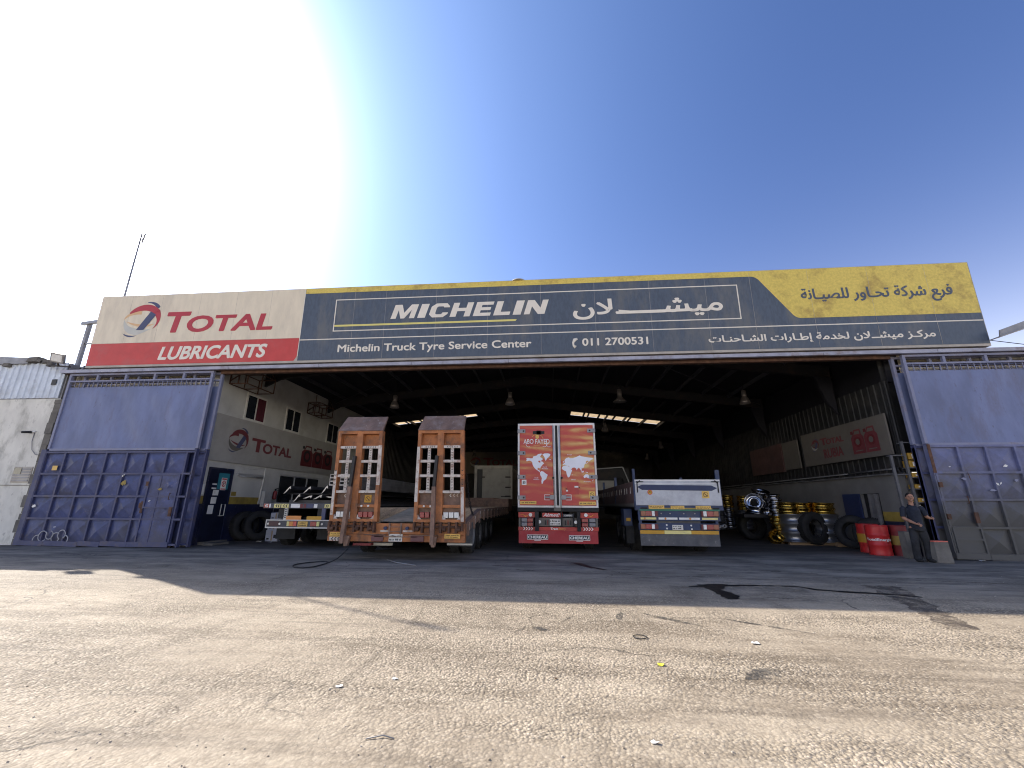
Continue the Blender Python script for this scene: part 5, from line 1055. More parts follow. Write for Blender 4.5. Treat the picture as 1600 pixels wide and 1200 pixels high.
for d_, s, xc in ((dl, -1, .165), (dr, 1, .335)):
    MB().box(xc, xc + s * .32, TY - .085, TY - .05, 1.64, 1.70).box(xc, xc + s * .17, TY - .1, TY - .085, 1.60, 1.74).build('door_handle', 'grey_metal', d_, bevel=.008)
    fr_ = MB()
    for r_ in (rect(xc + s * .16, xc + s * .34, 1.585, 1.60), rect(xc + s * .16, xc + s * .34, 1.74, 1.755), rect(xc + s * .325, xc + s * .34, 1.60, 1.74)): fr_.prism([(min(p[0] for p in r_), min(p[1] for p in r_)), (max(p[0] for p in r_), min(p[1] for p in r_)), (max(p[0] for p in r_), max(p[1] for p in r_)), (min(p[0] for p in r_), max(p[1] for p in r_))], FR(TY - .05), .004)
    fr_.build('handle_recess', 'sticker_white', d_)
    MB().cyl((xc + s * .05, TY - .1, 2.27), (xc + s * .05, TY - .05, 2.27), .035, n=12).build('rubber_stop', 'black_rubber', d_)
y = TY - .05
MB().box(-.52, -.14, y - .004, y, 3.68, 3.78).box(-.4, -.26, y - .004, y, 3.66, 3.80).build('dark_decal', 'ink', dl)
mb = MB(); glyphs(mb, 'ABO FAYED', -.83, .02, 3.36, 3.52, FR(y), .003, .01)
for cx, a, b_ in ((-.66, 1.2, 5.2), (-.15, -2.2, 1.8), (.0, 3.0, 5.4)): mb.tube([(cx + .09 * math.cos(a + (b_ - a) * i / 12), y, 3.36 + .1 * math.sin(a + (b_ - a) * i / 12)) for i in range(13)], [(.003, .008)] * 13, 5)
mb.build('lettering', 'sticker_white', dl)
mb = MB().prism(circ(-.38, 3.60, .06, 14, .075), FR(y), .003).prism(rect(-.5, -.3, 3.31, 3.325), FR(y), .003); mb.tube([(-.38 + .19 * math.cos(.1 + 2.6 * i / 12), y, 3.52 + .15 * math.sin(.1 + 2.6 * i / 12)) for i in range(13)], [(.003, .008)] * 13, 5); mb.build('gold_ornament', 'refl_yellow', dl)
# white map of the continents (image pixel outline scaled to the doors)
def geo(pts, s=11.85):       # crop pixels -> x, z on the doors
    return [(-1.02 + (p[0] - 50) * (2.53 / 1425), 4.04 - (p[1] - 15) * (4.04 - 1.36) / (948 - 15 + 700)) for p in pts]
def gmap(px, py): return (-1.02 + (px - 50) * 2.53 / 1420., 3.99 - (py - 45) * .00170)
NA = [(205, 690), (235, 682), (290, 692), (330, 688), (325, 665), (345, 650), (395, 640), (420, 612), (470, 603), (495, 605), (470, 640), (455, 665), (480, 680), (500, 695), (505, 720), (480, 730), (470, 770), (455, 735), (420, 740), (430, 765), (455, 775), (475, 750), (500, 755), (530, 790), (500, 810), (490, 830), (470, 850), (455, 885), (440, 875), (415, 870), (405, 895), (420, 915), (440, 905), (445, 930), (460, 955), (440, 945), (405, 915), (380, 900), (360, 880), (330, 835), (318, 800), (315, 770), (295, 745), (265, 735), (235, 740), (215, 750), (205, 730), (215, 712)]
GL = [(500, 620), (540, 600), (600, 597), (645, 612), (640, 640), (615, 670), (580, 700), (560, 742), (545, 720), (540, 680), (525, 650)]
IC = [(620, 715), (640, 708), (655, 715), (640, 726)]
SA = [(455, 955), (475, 932), (510, 938), (540, 965), (590, 1000), (575, 1040), (560, 1080), (530, 1100), (510, 1120), (500, 1160), (480, 1165), (475, 1120), (485, 1060), (455, 1000)]
EU = [(862, 815), (880, 790), (905, 770), (895, 745), (905, 715), (930, 688), (970, 678), (1000, 690), (1040, 690), (1080, 680), (1120, 665), (1170, 640), (1200, 655), (1270, 670), (1330, 680), (1390, 690), (1420, 708), (1380, 720), (1345, 745), (1330, 765), (1320, 735), (1280, 750), (1275, 790), (1250, 815), (1245, 845), (1235, 870), (1210, 880), (1190, 890), (1205, 915), (1190, 925), (1170, 895), (1155, 870), (1130, 880), (1110, 915), (1095, 880), (1070, 865), (1040, 870), (1020, 880), (1030, 895), (1005, 900), (985, 860), (975, 835), (940, 835), (920, 820), (890, 810), (870, 825)]
AF = [(850, 860), (875, 835), (915, 828), (960, 840), (990, 860), (1005, 905), (1030, 910), (1015, 950), (1000, 985), (985, 1030), (960, 1050), (945, 1040), (930, 990), (920, 935), (880, 918), (845, 890)]
AU = [(1225, 1030), (1250, 1000), (1275, 985), (1290, 1000), (1300, 985), (1315, 1005), (1338, 1040), (1325, 1065), (1300, 1060), (1275, 1045), (1235, 1060)]
SE = [[(1175, 920), (1200, 945), (1215, 965), (1195, 955)], [(1205, 930), (1235, 925), (1230, 955), (1210, 955)], [(1265, 945), (1310, 955), (1300, 965), (1270, 955)], [(1018, 1000), (1030, 985), (1026, 1015)], [(1275, 800), (1300, 770), (1325, 765), (1290, 795)], [(868, 752), (885, 745), (880, 775), (868, 772)]]
mb = MB()
for P in (NA, GL, IC, SA): mb.prism([gmap(*p) for p in P], FR(y), .003)
for s_, x0, z0, w in (('North', -.21, 2.595, .13), ('America', -.24, 2.545, .2), ('South', -.48, 2.255, .12), ('America', -.52, 2.205, .19)): glyphs(mb, s_, x0, x0 + w, z0, z0 + .038, FR(y), .003, .01)
mb.build('world_map', 'map_white', dl)
mb = MB()
for P in (EU, AF, AU, *SE): mb.prism([gmap(*p) for p in P], FR(y), .003)
for s_, x0, z0, w in (('Europe', .58, 2.98, .15), ('Africa', .68, 2.20, .14), ('Australia', 1.07, 2.14, .22)): glyphs(mb, s_, x0, x0 + w, z0, z0 + .038, FR(y), .003, .01)
mb.prism([gmap(*p) for p in ((1375, 1115), (1405, 1075), (1400, 1085), (1385, 1118))], FR(y), .003)
mb.build('world_map', 'map_white', dr)
mb = MB()
for P in ([(470, 700), (478, 690), (474, 715), (462, 728), (450, 715)], [(425, 790), (450, 798), (440, 805), (428, 800)], [(1020, 790), (1030, 785), (1038, 815), (1028, 812)], [(980, 795), (1000, 792), (998, 802), (982, 803)], [(938, 712), (960, 700), (955, 725), (942, 735)]): pass
p = MB().box(-.89, -.74, y - .004, y, 2.05, 2.21).build('number_sticker', 'sticker_white', dl); glyphs(MB(), '80', -.86, -.77, 2.085, 2.175, FR(y - .005), .003, .02).build('sticker_print', 'ink', p)
MB().box(.54, .91, y - .002, y, 1.76, 2.14).build('repair_patch', 'truck_red', dr)
MB().box(.78, .90, y - .006, y, 1.97, 2.02).prism(rect(.51, .57, 1.85, 1.90), FR(y - .006), .006).build('small_sticker', 'sticker_white', dr)
MB().tube([(.50, y - .01, 1.96), (.54, y - .02, 1.91)], .01).tube([(.91, y - .01, 1.99), (.95, y - .02, 1.95)], .014).build('latch', 'steel_dark', dr)
speed_disc(RT, 1.315, 1.86 - .1, .095, y - .008)
sticker(RT, -.95, -.43, 1.46, 1.555, y - .008, 'refl_yellow', 21, 1); sticker(RT, .90, 1.42, 1.45, 1.545, y - .008, 'refl_yellow', 22, 1)
# underride structure with lamps
MB().box(a0 - .01, a1 + .0, TY - .06, TY + .2, 1.24, zb - .004).build('rear_sill', 'black_rubber', RT, bevel=.01)
MB().box(.12, .33, TY - .07, TY - .06, 1.26, 1.35).build('small_plate', 'sign_cream_shaded', RT)
MB().box(a0 + .02, -.37, TY, TY + .05, 1.06, 1.22).box(-.25, .38, TY, TY + .05, 1.07, 1.20).box(.88, a1 - .02, TY, TY + .05, 1.05, 1.21).box(a0 + .02, a1 - .02, TY, TY + .05, .67, .78).build('red_board', 'truck_red', RT)
MB().box(.40, .72, TY - .003, TY + .05, 1.08, 1.17).build('dark_badge', 'flap_grey', RT)
glyphs(MB(), 'CHEREAU', .44, .68, 1.105, 1.145, FR(TY - .008), .003, .01).build('lettering', 'alu', RT)
glyphs(MB(), 'Ahmed!', -.22, .30, 1.09, 1.19, FR(TY - .006), .003, .012, .35).build('lettering', 'sticker_white', RT)
glyphs(MB(), 'Train', 0.0, .23, .695, .765, FR(TY - .006), .003, .02, .2).build('lettering', 'sticker_white', RT); glyphs(MB(), 'Story', .24, .48, .68, .765, FR(TY - .006), .003, .012, .2).build('lettering', 'lamp_amber', RT)
for x0, s in ((-.62, -1), (1.1, 1)):
    MB().cyl((x0, TY - .02, 1.14), (x0, TY, 1.14), .055, n=16).build('round_lamp', 'lamp_white', RT)
    MB().tube([(x0 + s * .08, TY - .003, 1.12), (x0 + s * .16, TY - .003, 1.09), (x0 + s * .24, TY - .003, 1.15), (x0 + s * .32, TY - .003, 1.14)], [(.003, .015), (.003, .022), (.003, .012), (.003, .003)], 6).build('flame_decal', 'lamp_amber', RT)
MB().box(-.48, -.36, TY - .1, TY + .06, .66, 1.24).box(.82, .93, TY - .1, TY + .06, .66, 1.24).box(.33, .37, TY - .05, TY + .06, .8, 1.24).box(.70, .74, TY - .05, TY + .06, .8, 1.2).build('buffer_post', 'black_rubber', RT, bevel=.01)
MB().box(a0 + .03, a0 + .09, TY, TY + .05, .78, 1.05).box(a1 - .1, a1 - .04, TY, TY + .05, .78, 1.05).box(-.36, .86, TY + .02, TY + .05, .80, 1.05).build('lamp_board', 'sign_cream_shaded', RT)
for x0, x1 in ((a0 + .1, -.52), (.96, a1 - .11)):
    MB().box(x0, x1, TY - .005, TY + .05, .79, 1.05).build('lamp_housing', 'black_paint', RT)
    xm = (x0 + x1) / 2; inn = (xm, x1) if x0 < 0 else (x0, xm); out = (x0, xm) if x0 < 0 else (xm, x1)
    for z0, z1 in ((.80, .91), (.93, 1.04)):
        MB().box(inn[0], inn[1] - .02, TY - .05, TY - .005, z0, z1).build('tail_lamp', 'lamp_red', RT, bevel=.012); MB().box(out[0] + .02, out[1] - .005, TY - .05, TY - .005, z0, z1).build('tail_lamp', 'lamp_grey', RT, bevel=.012)
for x in (-.44 + .1, .78): MB().cyl((x, TY - .05, .93), (x, TY, .93), .05, n=14).build('reverse_lamp', 'lamp_white', RT)
plate(RT, -.02, .32, .83, 1.01, TY - .01, 'plate_white', 31)
for x0 in (-.17, -.1, .45, .53, .61): MB().box(x0, x0 + .03, TY - .01, TY + .02, .84, .98).build('lamp_slot', 'drum_dull' if x0 in (-.1, .53) else 'ink', RT)
for x0, x1, s in ((a0 + .1, -.5, 1), (.98, a1, -1)):
    mb = MB(); 
    for k in range(4): x = x0 + .08 * k + (.02 if s < 0 else .06); mb.prism([(x, .68), (x + .05, .73), (x, .78), (x + .03, .78), (x + .08, .73), (x + .03, .68)], FR(TY - .006), .003)
    mb.build('arrow_mark', 'sticker_white', RT)
fp = MB(); dented(fp, a0 + .03, a1 - .05, .30, .665, TY + .0, .02, 3, 20, 6); fp = fp.build('mud_flap', 'flap_red', RT)
for x0, x1, z0, z1 in ((-.73, -.08, .41, .555), (.56, 1.2, .40, .545)):
    q = MB().box(x0, x1, TY - .03, TY - .024, z0, z1).build('badge', 'sticker_white', RT, bevel=.012); MB().box(x0 + .015, x1 - .015, TY - .033, TY - .03, z0 + .015, z1 - .015).build('badge_field', 'ink', q)
    glyphs(MB(), 'CHEREAU', x0 + .035, x1 - .035, z0 + .035, z1 - .035, FR(TY - .037), .004, .01, 0, 4, .004).build('lettering', 'sticker_white', q); MB().prism(rect((x0 + x1) / 2 - .1, (x0 + x1) / 2 + .1, z0 - .03, z0 - .012), FR(TY - .03), .004).build('badge_bar', 'sticker_white', q)
for k in range(4): MB().cyl((a1 - .01, TY + .3 + k * .0, .8 + .08 * k), (a1 + .04, TY + .3, .8 + .08 * k), .03, n=10).build('side_marker', 'steel_dark', RT)
for i in range(3): wheel(RT, a1 - .05, 15.6 + 1.35 * i, 1); wheel(RT, a0 + .05, 15.6 + 1.35 * i, -1)
MB().box(-.3, -.1, 14, 27, .95, 1.36).box(.6, .8, 14, 27, .95, 1.36).build('chassis', 'steel_dark', RT)

# ---- blue and silver drop side trailer
BT = thing('dropside_trailer', 'blue trailer with silver grey tailgate carrying a dark blue double arrow', 'trailer', (3.87, 17, 0))
BY = 13.6; b0, b1 = 2.60, 5.16
tg = MB().box(b0 + .02, b1 - .0, BY, BY + .06, 1.44, 2.21).build('tailgate', 'box_grey', BT, bevel=.01)
MB().box(b0 + .02, b1, BY - .006, BY, 2.08, 2.09).box(b0 + .02, b1, BY - .004, BY, 2.17, 2.21).build('tailgate_rim', 'trailer_white', tg)
MB().prism([(2.68, 1.99), (2.83, 2.055), (4.90, 2.035), (5.06, 1.955), (4.90, 1.875), (2.83, 1.90)], FR(BY - .008), .006).build('arrow_decal', 'arrow_blue', tg)
p = MB().cyl((3.06, BY - .008, 1.83), (3.06, BY, 1.83), .075, n=24).build('round_sticker', 'drum_red', tg); MB().prism(circ(3.06, 1.83, .057, 20), FR(BY - .011), .003).build('sticker_face', 'refl_orange', p); MB().tube([(3.02, BY - .013, 1.81), (3.05, BY - .013, 1.85), (3.10, BY - .013, 1.83)], [(.003, .012)] * 3, 6).build('sticker_print', 'ink_brown', p)
speed_disc(BT, 4.70, 1.765, .105, BY - .012)
for x, s in ((2.66, 1), (5.12, -1)):
    MB().tube([(x, BY - .03, 2.145), (x + s * .22, BY - .03, 2.145)], .012).bar((x + s * .02, BY - .03, 2.1), (x + s * .12, BY - .03, 2.18), .03).tube([(x + s * .03, BY - .02, 2.15), (x + s * .03, BY - .02, 1.82)], .014).build('latch', 'steel_dark', tg)
mb = MB().box(b0 - .02, b0 + .05, BY + .02, BY + .1, 1.3, 2.54).build('corner_post', 'trailer_blue', BT); MB().box(b1 - .09, b1 + .02, BY + .02, BY + .1, 1.3, 2.50).build('corner_post', 'trailer_blue', BT)
MB().box(b0 - .02, b0 + .04, BY + .1, 27, 1.46, 2.16).box(b1 - .04, b1 + .02, BY + .1, 27, 1.46, 2.16).build('side_board', 'dark_maroon', BT)
mb = MB()
for i in range(22): y0 = BY + .5 + i * .55 + (.12 if i % 2 else 0); mb.box(b0 - .03, b0 - .02, y0, y0 + .09, 1.80, 1.99)
mb.build('side_reflector', 'lowbed_white', BT)
MB().box(b0 - .03, b0 - .02, BY + .1, 27, 1.40, 1.5).build('side_sill', 'sign_cream_shaded', BT)
mb = MB()
for yy in (17.4, 21.2, 25): mb.box(b0 - .03, b0 + .06, yy, yy + .1, 1.4, 2.5); mb.box(b1 - .06, b1 + .03, yy, yy + .1, 1.4, 2.5)
mb.build('side_post', 'trailer_blue', BT)
MB().box(b0, b1, BY + .1, 27, 1.36, 1.44).build('deck', 'steel_dark', BT)
MB().box(b0 - .0, b1 + .0, BY - .02, BY + .08, 1.31, 1.435).box(2.66, 5.05, BY + .0, BY + .1, 1.0, 1.30).box(2.66, 4.99, BY + .0, BY + .1, .735, .93).box(2.68, 2.76, BY + .02, BY + .1, .6, 1.3).box(4.9, 4.98, BY + .02, BY + .1, .6, 1.3).build('rear_frame', 'trailer_blue', BT, bevel=.006)
MB().box(2.70, 5.05, BY - .034, BY - .021, 1.285, 1.33).build('green_strip', 'trailer_green', BT)
MB().box(2.98, 4.85, BY - .026, BY - .02, 1.335, 1.375).build('ochre_strip', 'ochre_band', BT)
for x0, x1, z0 in ((2.98, 3.44, 1.345), (3.63, 4.03, 1.335), (4.36, 4.80, 1.335)): sticker(BT, x0, x1, z0, z0 + .10, BY - .036, 'refl_yellow', int(x0 * 10))
for x0, x1 in ((2.73, 2.94), (4.84, 5.04)): MB().box(x0, x1, BY - .03, BY - .02, 1.335, 1.385).build('rubber_block', 'black_rubber', BT)
for z0, z1, xa, xb in ((1.135, 1.28, 2.73, 4.50), (.765, .90, 2.70, 4.46)):
    for x, s in ((xa, 1), (xb, -1)):
        w = .51; h = MB().box(x - .01, x + w + .01, BY - .03, BY, z0 - .01, z1 + .01).build('lamp_housing', 'dark_maroon', BT)
        order = ('lamp_amber_dull', 'lamp_red', 'lamp_white', 'dull_red') if s > 0 else ('dull_red', 'lamp_white', 'lamp_red', 'lamp_amber_dull'); ws = (.14, .18, .09, .08) if s > 0 else (.05, .10, .2, .14); xx = x + .005
        for m_, w_i in zip(order, ws): MB().box(xx, xx + w_i - .006, BY - .06, BY - .03, z0, z1).build('tail_lamp', m_, h, bevel=.008); xx += w_i
mb = MB()
for x in (3.34, 3.6, 4.0, 4.32): mb.cyl((x, BY - .02, 1.21), (x, BY, 1.21), .02, n=10)
mb.build('bolt', 'grey_metal', BT)
mb = MB()
for x, z in ((3.47, .88), (3.47, .78), (4.18, .87), (4.19, .77)): mb.cyl((x, BY - .015, z), (x, BY, z), .025, n=10)
mb.build('bolt', 'lamp_white', BT)
for x0, x1, m_ in ((2.72, 3.18, 'refl_lemon'), (3.25, 3.80, 'sticker_white'), (3.85, 4.45, 'sticker_white'), (4.52, 4.97, 'refl_lemon')): MB().box(x0, x1, BY - .012, BY, 1.035, 1.095).build('reflector_strip', m_, BT)
for x in (2.84, 3.45, 4.17): MB().cyl((x, BY - .02, 1.065), (x, BY, 1.065), .03, n=12).build('marker_lamp', 'lamp_amber', BT)
MB().box(3.2, 4.48, BY + .06, BY + .12, .93, .995).build('cross_member', 'flap_grey', BT)
plate(BT, 3.63, 3.94, .745, .885, BY - .014, 'plate_white', 41)
for x0, x1, m_ in ((2.68, 3.39, 'refl_orange'), (3.395, 4.165, 'refl_lemon'), (4.17, 4.96, 'refl_orange')): MB().box(x0, x1, BY + .005, BY + .03, .625, .725).build('flap_band', m_, BT)
fp = MB(); dented(fp, 2.68, 4.97, .29, .62, BY + .02, .03, 6, 20, 6); fp = fp.build('mud_flap', 'flap_grey', BT)
MB().tube([(4.97, BY + .1, .85), (5.08, BY + .08, .86), (5.14, BY + .06, .86)], .022).lathe([(.05, -.015), (.035, -.015), (.035, .015), (.05, .015)], (5.16, BY + .06, .86), (0, 1, 0), 14, closed=True).build('tow_hook', 'grey_metal', BT)
MB().box(2.38, 2.64, BY + .9, BY + 1.5, .8, 1.33).build('tool_box', 'trailer_blue', BT, bevel=.02); MB().box(2.44, 2.58, BY + .885, BY + .9, .95, 1.05).build('reflector', 'refl_orange', BT)
MB().box(2.42, 2.66, BY + .9, BY + .92, .28, .8).build('side_flap', 'black_rubber', BT)
for i in range(3): wheel(BT, 2.68, 15.3 + 1.32 * i, -1); wheel(BT, 5.06, 15.3 + 1.32 * i, 1)
MB().box(3.3, 3.5, 14, 27, .95, 1.36).box(4.2, 4.4, 14, 27, .95, 1.36).build('chassis', 'steel_dark', BT)

# ---- two more trucks deep in the dark
W1 = thing('box_truck', 'pale box trailer standing deep in the dark hall behind the low loader', 'truck', (-3.95, 31, 0))
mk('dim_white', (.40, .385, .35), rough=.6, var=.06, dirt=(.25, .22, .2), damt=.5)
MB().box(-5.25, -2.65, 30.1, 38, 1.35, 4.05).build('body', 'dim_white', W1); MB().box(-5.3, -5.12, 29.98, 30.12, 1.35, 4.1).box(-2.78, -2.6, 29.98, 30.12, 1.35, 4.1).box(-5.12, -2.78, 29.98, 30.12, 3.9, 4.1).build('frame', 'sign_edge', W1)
dd = MB().box(-4.7, -2.82, 30.02, 30.1, 1.75, 3.78).build('door', 'dim_white', W1); MB().box(-5.11, -4.75, 30.05, 30.1, 1.4, 3.85).build('door_gap', 'black_paint', W1)
mb = MB()
for z in (3.3, 2.6, 2.0): mb.box(-3.1, -2.7, 29.98, 30.02, z - .04, z + .04)
mb.box(-4.75, -4.55, 29.98, 30.02, 3.26, 3.34).box(-3.4, -2.8, 29.98, 30.02, 1.95, 2.0); mb.build('hinge', 'steel_dark', dd)
MB().box(-5.2, -2.7, 30.0, 30.3, .6, 1.34).box(-4.5, -3.4, 29.95, 30.0, 1.3, 1.75).build('bumper', 'black_paint', W1)
for s, x in ((1, -2.65), (-1, -5.25)): wheel(W1, x, 31.6, s); wheel(W1, x, 33, s)
W2 = thing('box_truck', 'dim truck with a pale rear panel standing behind the blue trailer', 'truck', (3.9, 27.5, 0))
MB().box(2.6, 5.1, 28.0, 34, 1.2, 3.7).build('body', 'steel_dark', W2); MB().box(2.75, 4.35, 27.9, 28.0, 2.35, 2.95).build('rear_panel', 'dim_white', W2); MB().box(2.7, 4.9, 27.92, 28.0, 1.3, 2.25).build('tailgate', 'flap_grey', W2)
MB().bar((2.6, 27.95, 3.65), (4.7, 27.95, 3.8), .06).bar((4.7, 27.95, 3.8), (5.2, 27.95, 2.4), .06).build('tarpaulin_bow', 'grey_metal', W2)
MB().ball((4.4, 27.7, 2.75), (.3, .1, .38)).build('spare_wheel', 'black_rubber', W2)
for s, x in ((1, 5.05), (-1, 2.65)): wheel(W2, x, 29.4, s); wheel(W2, x, 30.8, s)

# ------------------------------------------------------------ tyres, rims and drums
def tyre_mesh(mb, c, ax, r=.56, w=.36, ri=.31):
    c = Vector(c); ax = Vector(ax).normalized(); o = c - ax * (w / 2)
    mb.lathe([(ri, .02), (ri + .03, 0), (r * .80, -.012), (r * .92, .012), (r * .985, .035), (r, .07), (r, w - .07), (r * .985, w - .035), (r * .92, w - .012), (r * .80, w + .012), (ri + .03, w), (ri, w - .02), (ri + .02, w * .8), (r * .86, w * .75), (r * .86, w * .25), (ri + .02, w * .2)], o, ax, 48, closed=True)
    a = Vector((0, 0, 1)) if abs(ax.z) < .9 else Vector((1, 0, 0)); x = ax.cross(a).normalized(); y = ax.cross(x)
    for k in range(52):
        t = 2 * math.pi * k / 52; d = x * math.cos(t) + y * math.sin(t)
        for s in (.14, .34, .5, .66, .86): p = o + ax * (w * s) + d * (r + .003); mb.bar(p - ax * (w * .07), p + ax * (w * .07), .042, .014, up=tuple(d))
    return mb
def tyre(c, ax, label, **kw):
    c = Vector(c); mb = tyre_mesh(MB(), c, ax, **kw); zmin = min(p.z for p in mb.v)
    return top(mb, 'truck_tyre', 'black_rubber', label, 'tyre', 'loose truck tyres', base=(c.x, c.y, zmin))
tyre((-11.95, 17.15, .565), (.80, -.55, .12), 'big worn truck tyre leaning against the navy office wall', r=.565, w=.46, ri=.31)
tyre((-12.32, 16.85, .56), (.95, -.3, .1), 'truck tyre wedged between the navy wall and the leaning tyre', r=.555, w=.3, ri=.3)
tyre((10.15, 18.2, .62), (.28, -.95, .06), 'black truck tyre standing in front of the stacked rims', r=.60, w=.42)
tyre((10.86, 16.95, .56), (-.75, -.64, .15), 'grey tyre leaning behind the red drums', r=.56, w=.36)
tyre((11.0, 16.2, .50), (-.6, -.75, .35), 'dusty tyre tilted between the red drums and the wall', r=.56, w=.34)
tyre((8.95, 20.6, .58), (.1, -1, .05), 'black truck tyre standing under the pile of chrome rims', r=.58, w=.4)
def rim_mesh(mb, c, ax, r=.29, w=.26):
    c = Vector(c); ax = Vector(ax).normalized(); o = c - ax * (w / 2)
    mb.lathe([(r * .80, .0), (r * 1.0, .0), (r * 1.0, .02), (r * .90, .05), (r * .86, w * .4), (r * .86, w * .6), (r * .93, w - .05), (r * 1.0, w - .02), (r * 1.0, w), (r * .96, w), (r * .88, w - .05), (r * .80, w * .55), (r * .62, w * .62), (r * .42, w * .66), (r * .40, w * .4), (r * .40, w * .35), (r * .75, w * .35), (r * .8, w * .2)], o, ax, 36, closed=True)
    a = Vector((0, 0, 1)) if abs(ax.z) < .9 else Vector((1, 0, 0)); x = ax.cross(a).normalized(); y = ax.cross(x)
    for k in range(10): t = 2 * math.pi * k / 10; p = o + ax * (w * .60) + (x * math.cos(t) + y * math.sin(t)) * (r * .52); mb.cyl(p, p + ax * .03, .016, n=6)
    return mb
RIMS = {}
def rim(c, ax, m_, label, r=.29, w=.26):
    ax = Vector(ax).normalized(); k = (m_, r, w)
    if k not in RIMS:
        mb = rim_mesh(MB(), (0, 0, 0), (0, 0, 1), r, w); RIMS[k] = mb.build('wheel_rim', m_); o = RIMS[k]
    else: o = RIMS[k].copy(); COL.objects.link(o)
    o.location = c; o.rotation_euler = ax.to_track_quat('Z', 'Y').to_euler(); return tag(o, label, 'wheel rim', 'stacked wheel rims')
# grey steel drums of rims under gold ones
for x, y, n_, m_, r, w, z0, lb in ((10.86, 18.55, 3, 'steel_rim', .52, .34, .10, 'grey steel rim, {} in the wide grey stack beside the blue shutter'), (9.6, 18.5, 3, 'steel_rim', .46, .34, .1, 'grey steel rim, {} in the stack hidden by the black tyre')):
    for i in range(n_): rim((x, y, z0 + w / 2 + i * (w + .005)), (.0, .02, 1), m_, lb.format(('lowest', 'middle', 'topmost')[i]), r, w)
for x, y, z, r, lb in ((10.9, 18.6, 1.14, .44, '{} gold rim on the wide grey stack by the blue shutter'), (10.18, 18.85, 1.14, .42, '{} gold rim in the middle pair of gold rims'), (9.55, 18.6, 1.14, .40, '{} gold rim of the left gold pair, next to the bright narrow stack')):
    for i in range(2): rim((x, y, z + .11 + i * .225), (.03, -.03 * i, 1), 'gold_metal', lb.format(('lower', 'upper')[i]), r, .21)
top(MB().box(9.2, 11.3, 18.1, 18.25, 0, .09).box(9.2, 11.3, 18.8, 18.95, 0, .09).box(9.2, 11.3, 18.0, 18.08, .09, .10), 'timber_bearer', 'timber', 'timber bearers under the stacks of rims', 'timber')
top(MB().box(10.62, 11.0, 17.55, 17.75, 0, .16), 'timber_block', 'timber', 'short pale timber block on the floor by the leaning grey tyre', 'timber')
for i in range(9): rim((9.25 + .03 * math.sin(i * 2.1), 18.9, .5 + i * .165), (.06 * math.sin(i * 1.3), -.10, 1), 'chrome' if i > 3 else 'gold_metal', 'bright {} rim, number {} from the floor in the tall narrow stack'.format('chrome' if i > 3 else 'brass', ('one', 'two', 'three', 'four', 'five', 'six', 'seven', 'eight', 'nine')[i]), .27, .15)
for i in range(3): rim((9.0 + .25 * i, 18.75 - .1 * (i % 2), .22 + .1 * (i % 2)), (.5 * math.sin(i * 2), -.7, .6), 'gold_metal', ('brass rim lying at the left of the heap below the narrow stack', 'brass rim lying in the middle of the heap below the narrow stack', 'brass rim lying at the right of the heap below the narrow stack')[i], .26, .2)
# pile of chrome rims
for i, (x, y, z, ax, lb) in enumerate((((8.75), 19.6, 1.30, (.1, -.1, 1), 'chrome rim at the bottom left of the bright chrome pile'), (9.35, 19.7, 1.28, (-.1, -.1, 1), 'chrome rim at the bottom right of the bright chrome pile'), (8.72, 19.5, 1.58, (-.55, -.85, .25), 'chrome rim facing out with a dark hole in the chrome pile'), (9.2, 19.6, 1.66, (.5, -.7, .5), 'chrome rim tilted right in the chrome pile'), (9.1, 19.7, 1.95, (.1, -.35, .9), 'chrome rim on the very top of the chrome pile'))):
    rim((x, y, z), ax, 'chrome', lb, .40 if i < 2 else .36, .28)
top(MB().box(8.1, 10.2, 19.2, 20.3, .98, 1.10), 'rim_shelf', 'steel_dark', 'dark shelf carrying the pile of chrome rims', 'shelf')
top(MB().bar((9.0, 19.0, 1.08), (10.0, 18.95, 1.42), .14, .06), 'timber_plank', 'timber', 'brown plank propped under the chrome rims', 'timber')
for i in range(8): rim((9.45 + .02 * math.sin(i * 3), 24.2, .42 + i * .21), (.03 * math.sin(i), -.03, 1), 'gold_metal' if i in (5, 6, 7) else 'chrome', 'rim {} from the floor in the far stack beside the blue trailer'.format(('first', 'second', 'third', 'fourth', 'fifth', 'sixth', 'seventh', 'eighth')[i]), .30, .19)
for i in range(7): rim((10.2, 24.0, .4 + i * .24), (0, -.02, 1), 'gold_metal' if i > 3 else 'steel_rim', 'rim {} from the floor in the far stack behind the tyre'.format(('first', 'second', 'third', 'fourth', 'fifth', 'sixth', 'seventh')[i]), .33, .22)
for i in range(4): rim((8.95, 24.4, .4 + i * .36), (0, -.02, 1), 'steel_rim', 'dull rim {} from the floor in the darkest stack by the blue trailer'.format(('first', 'second', 'third', 'fourth')[i]), .3, .3)
top(MB().box(10.0, 10.5, 22.6, 22.66, 1.0, 2.0).box(10.06, 10.2, 22.58, 22.6, 1.06, 1.94).box(10.28, 10.44, 22.58, 22.6, 1.06, 1.94), 'cage_stand', 'black_paint', 'black frame standing by the right wall behind the chrome rims', 'frame')
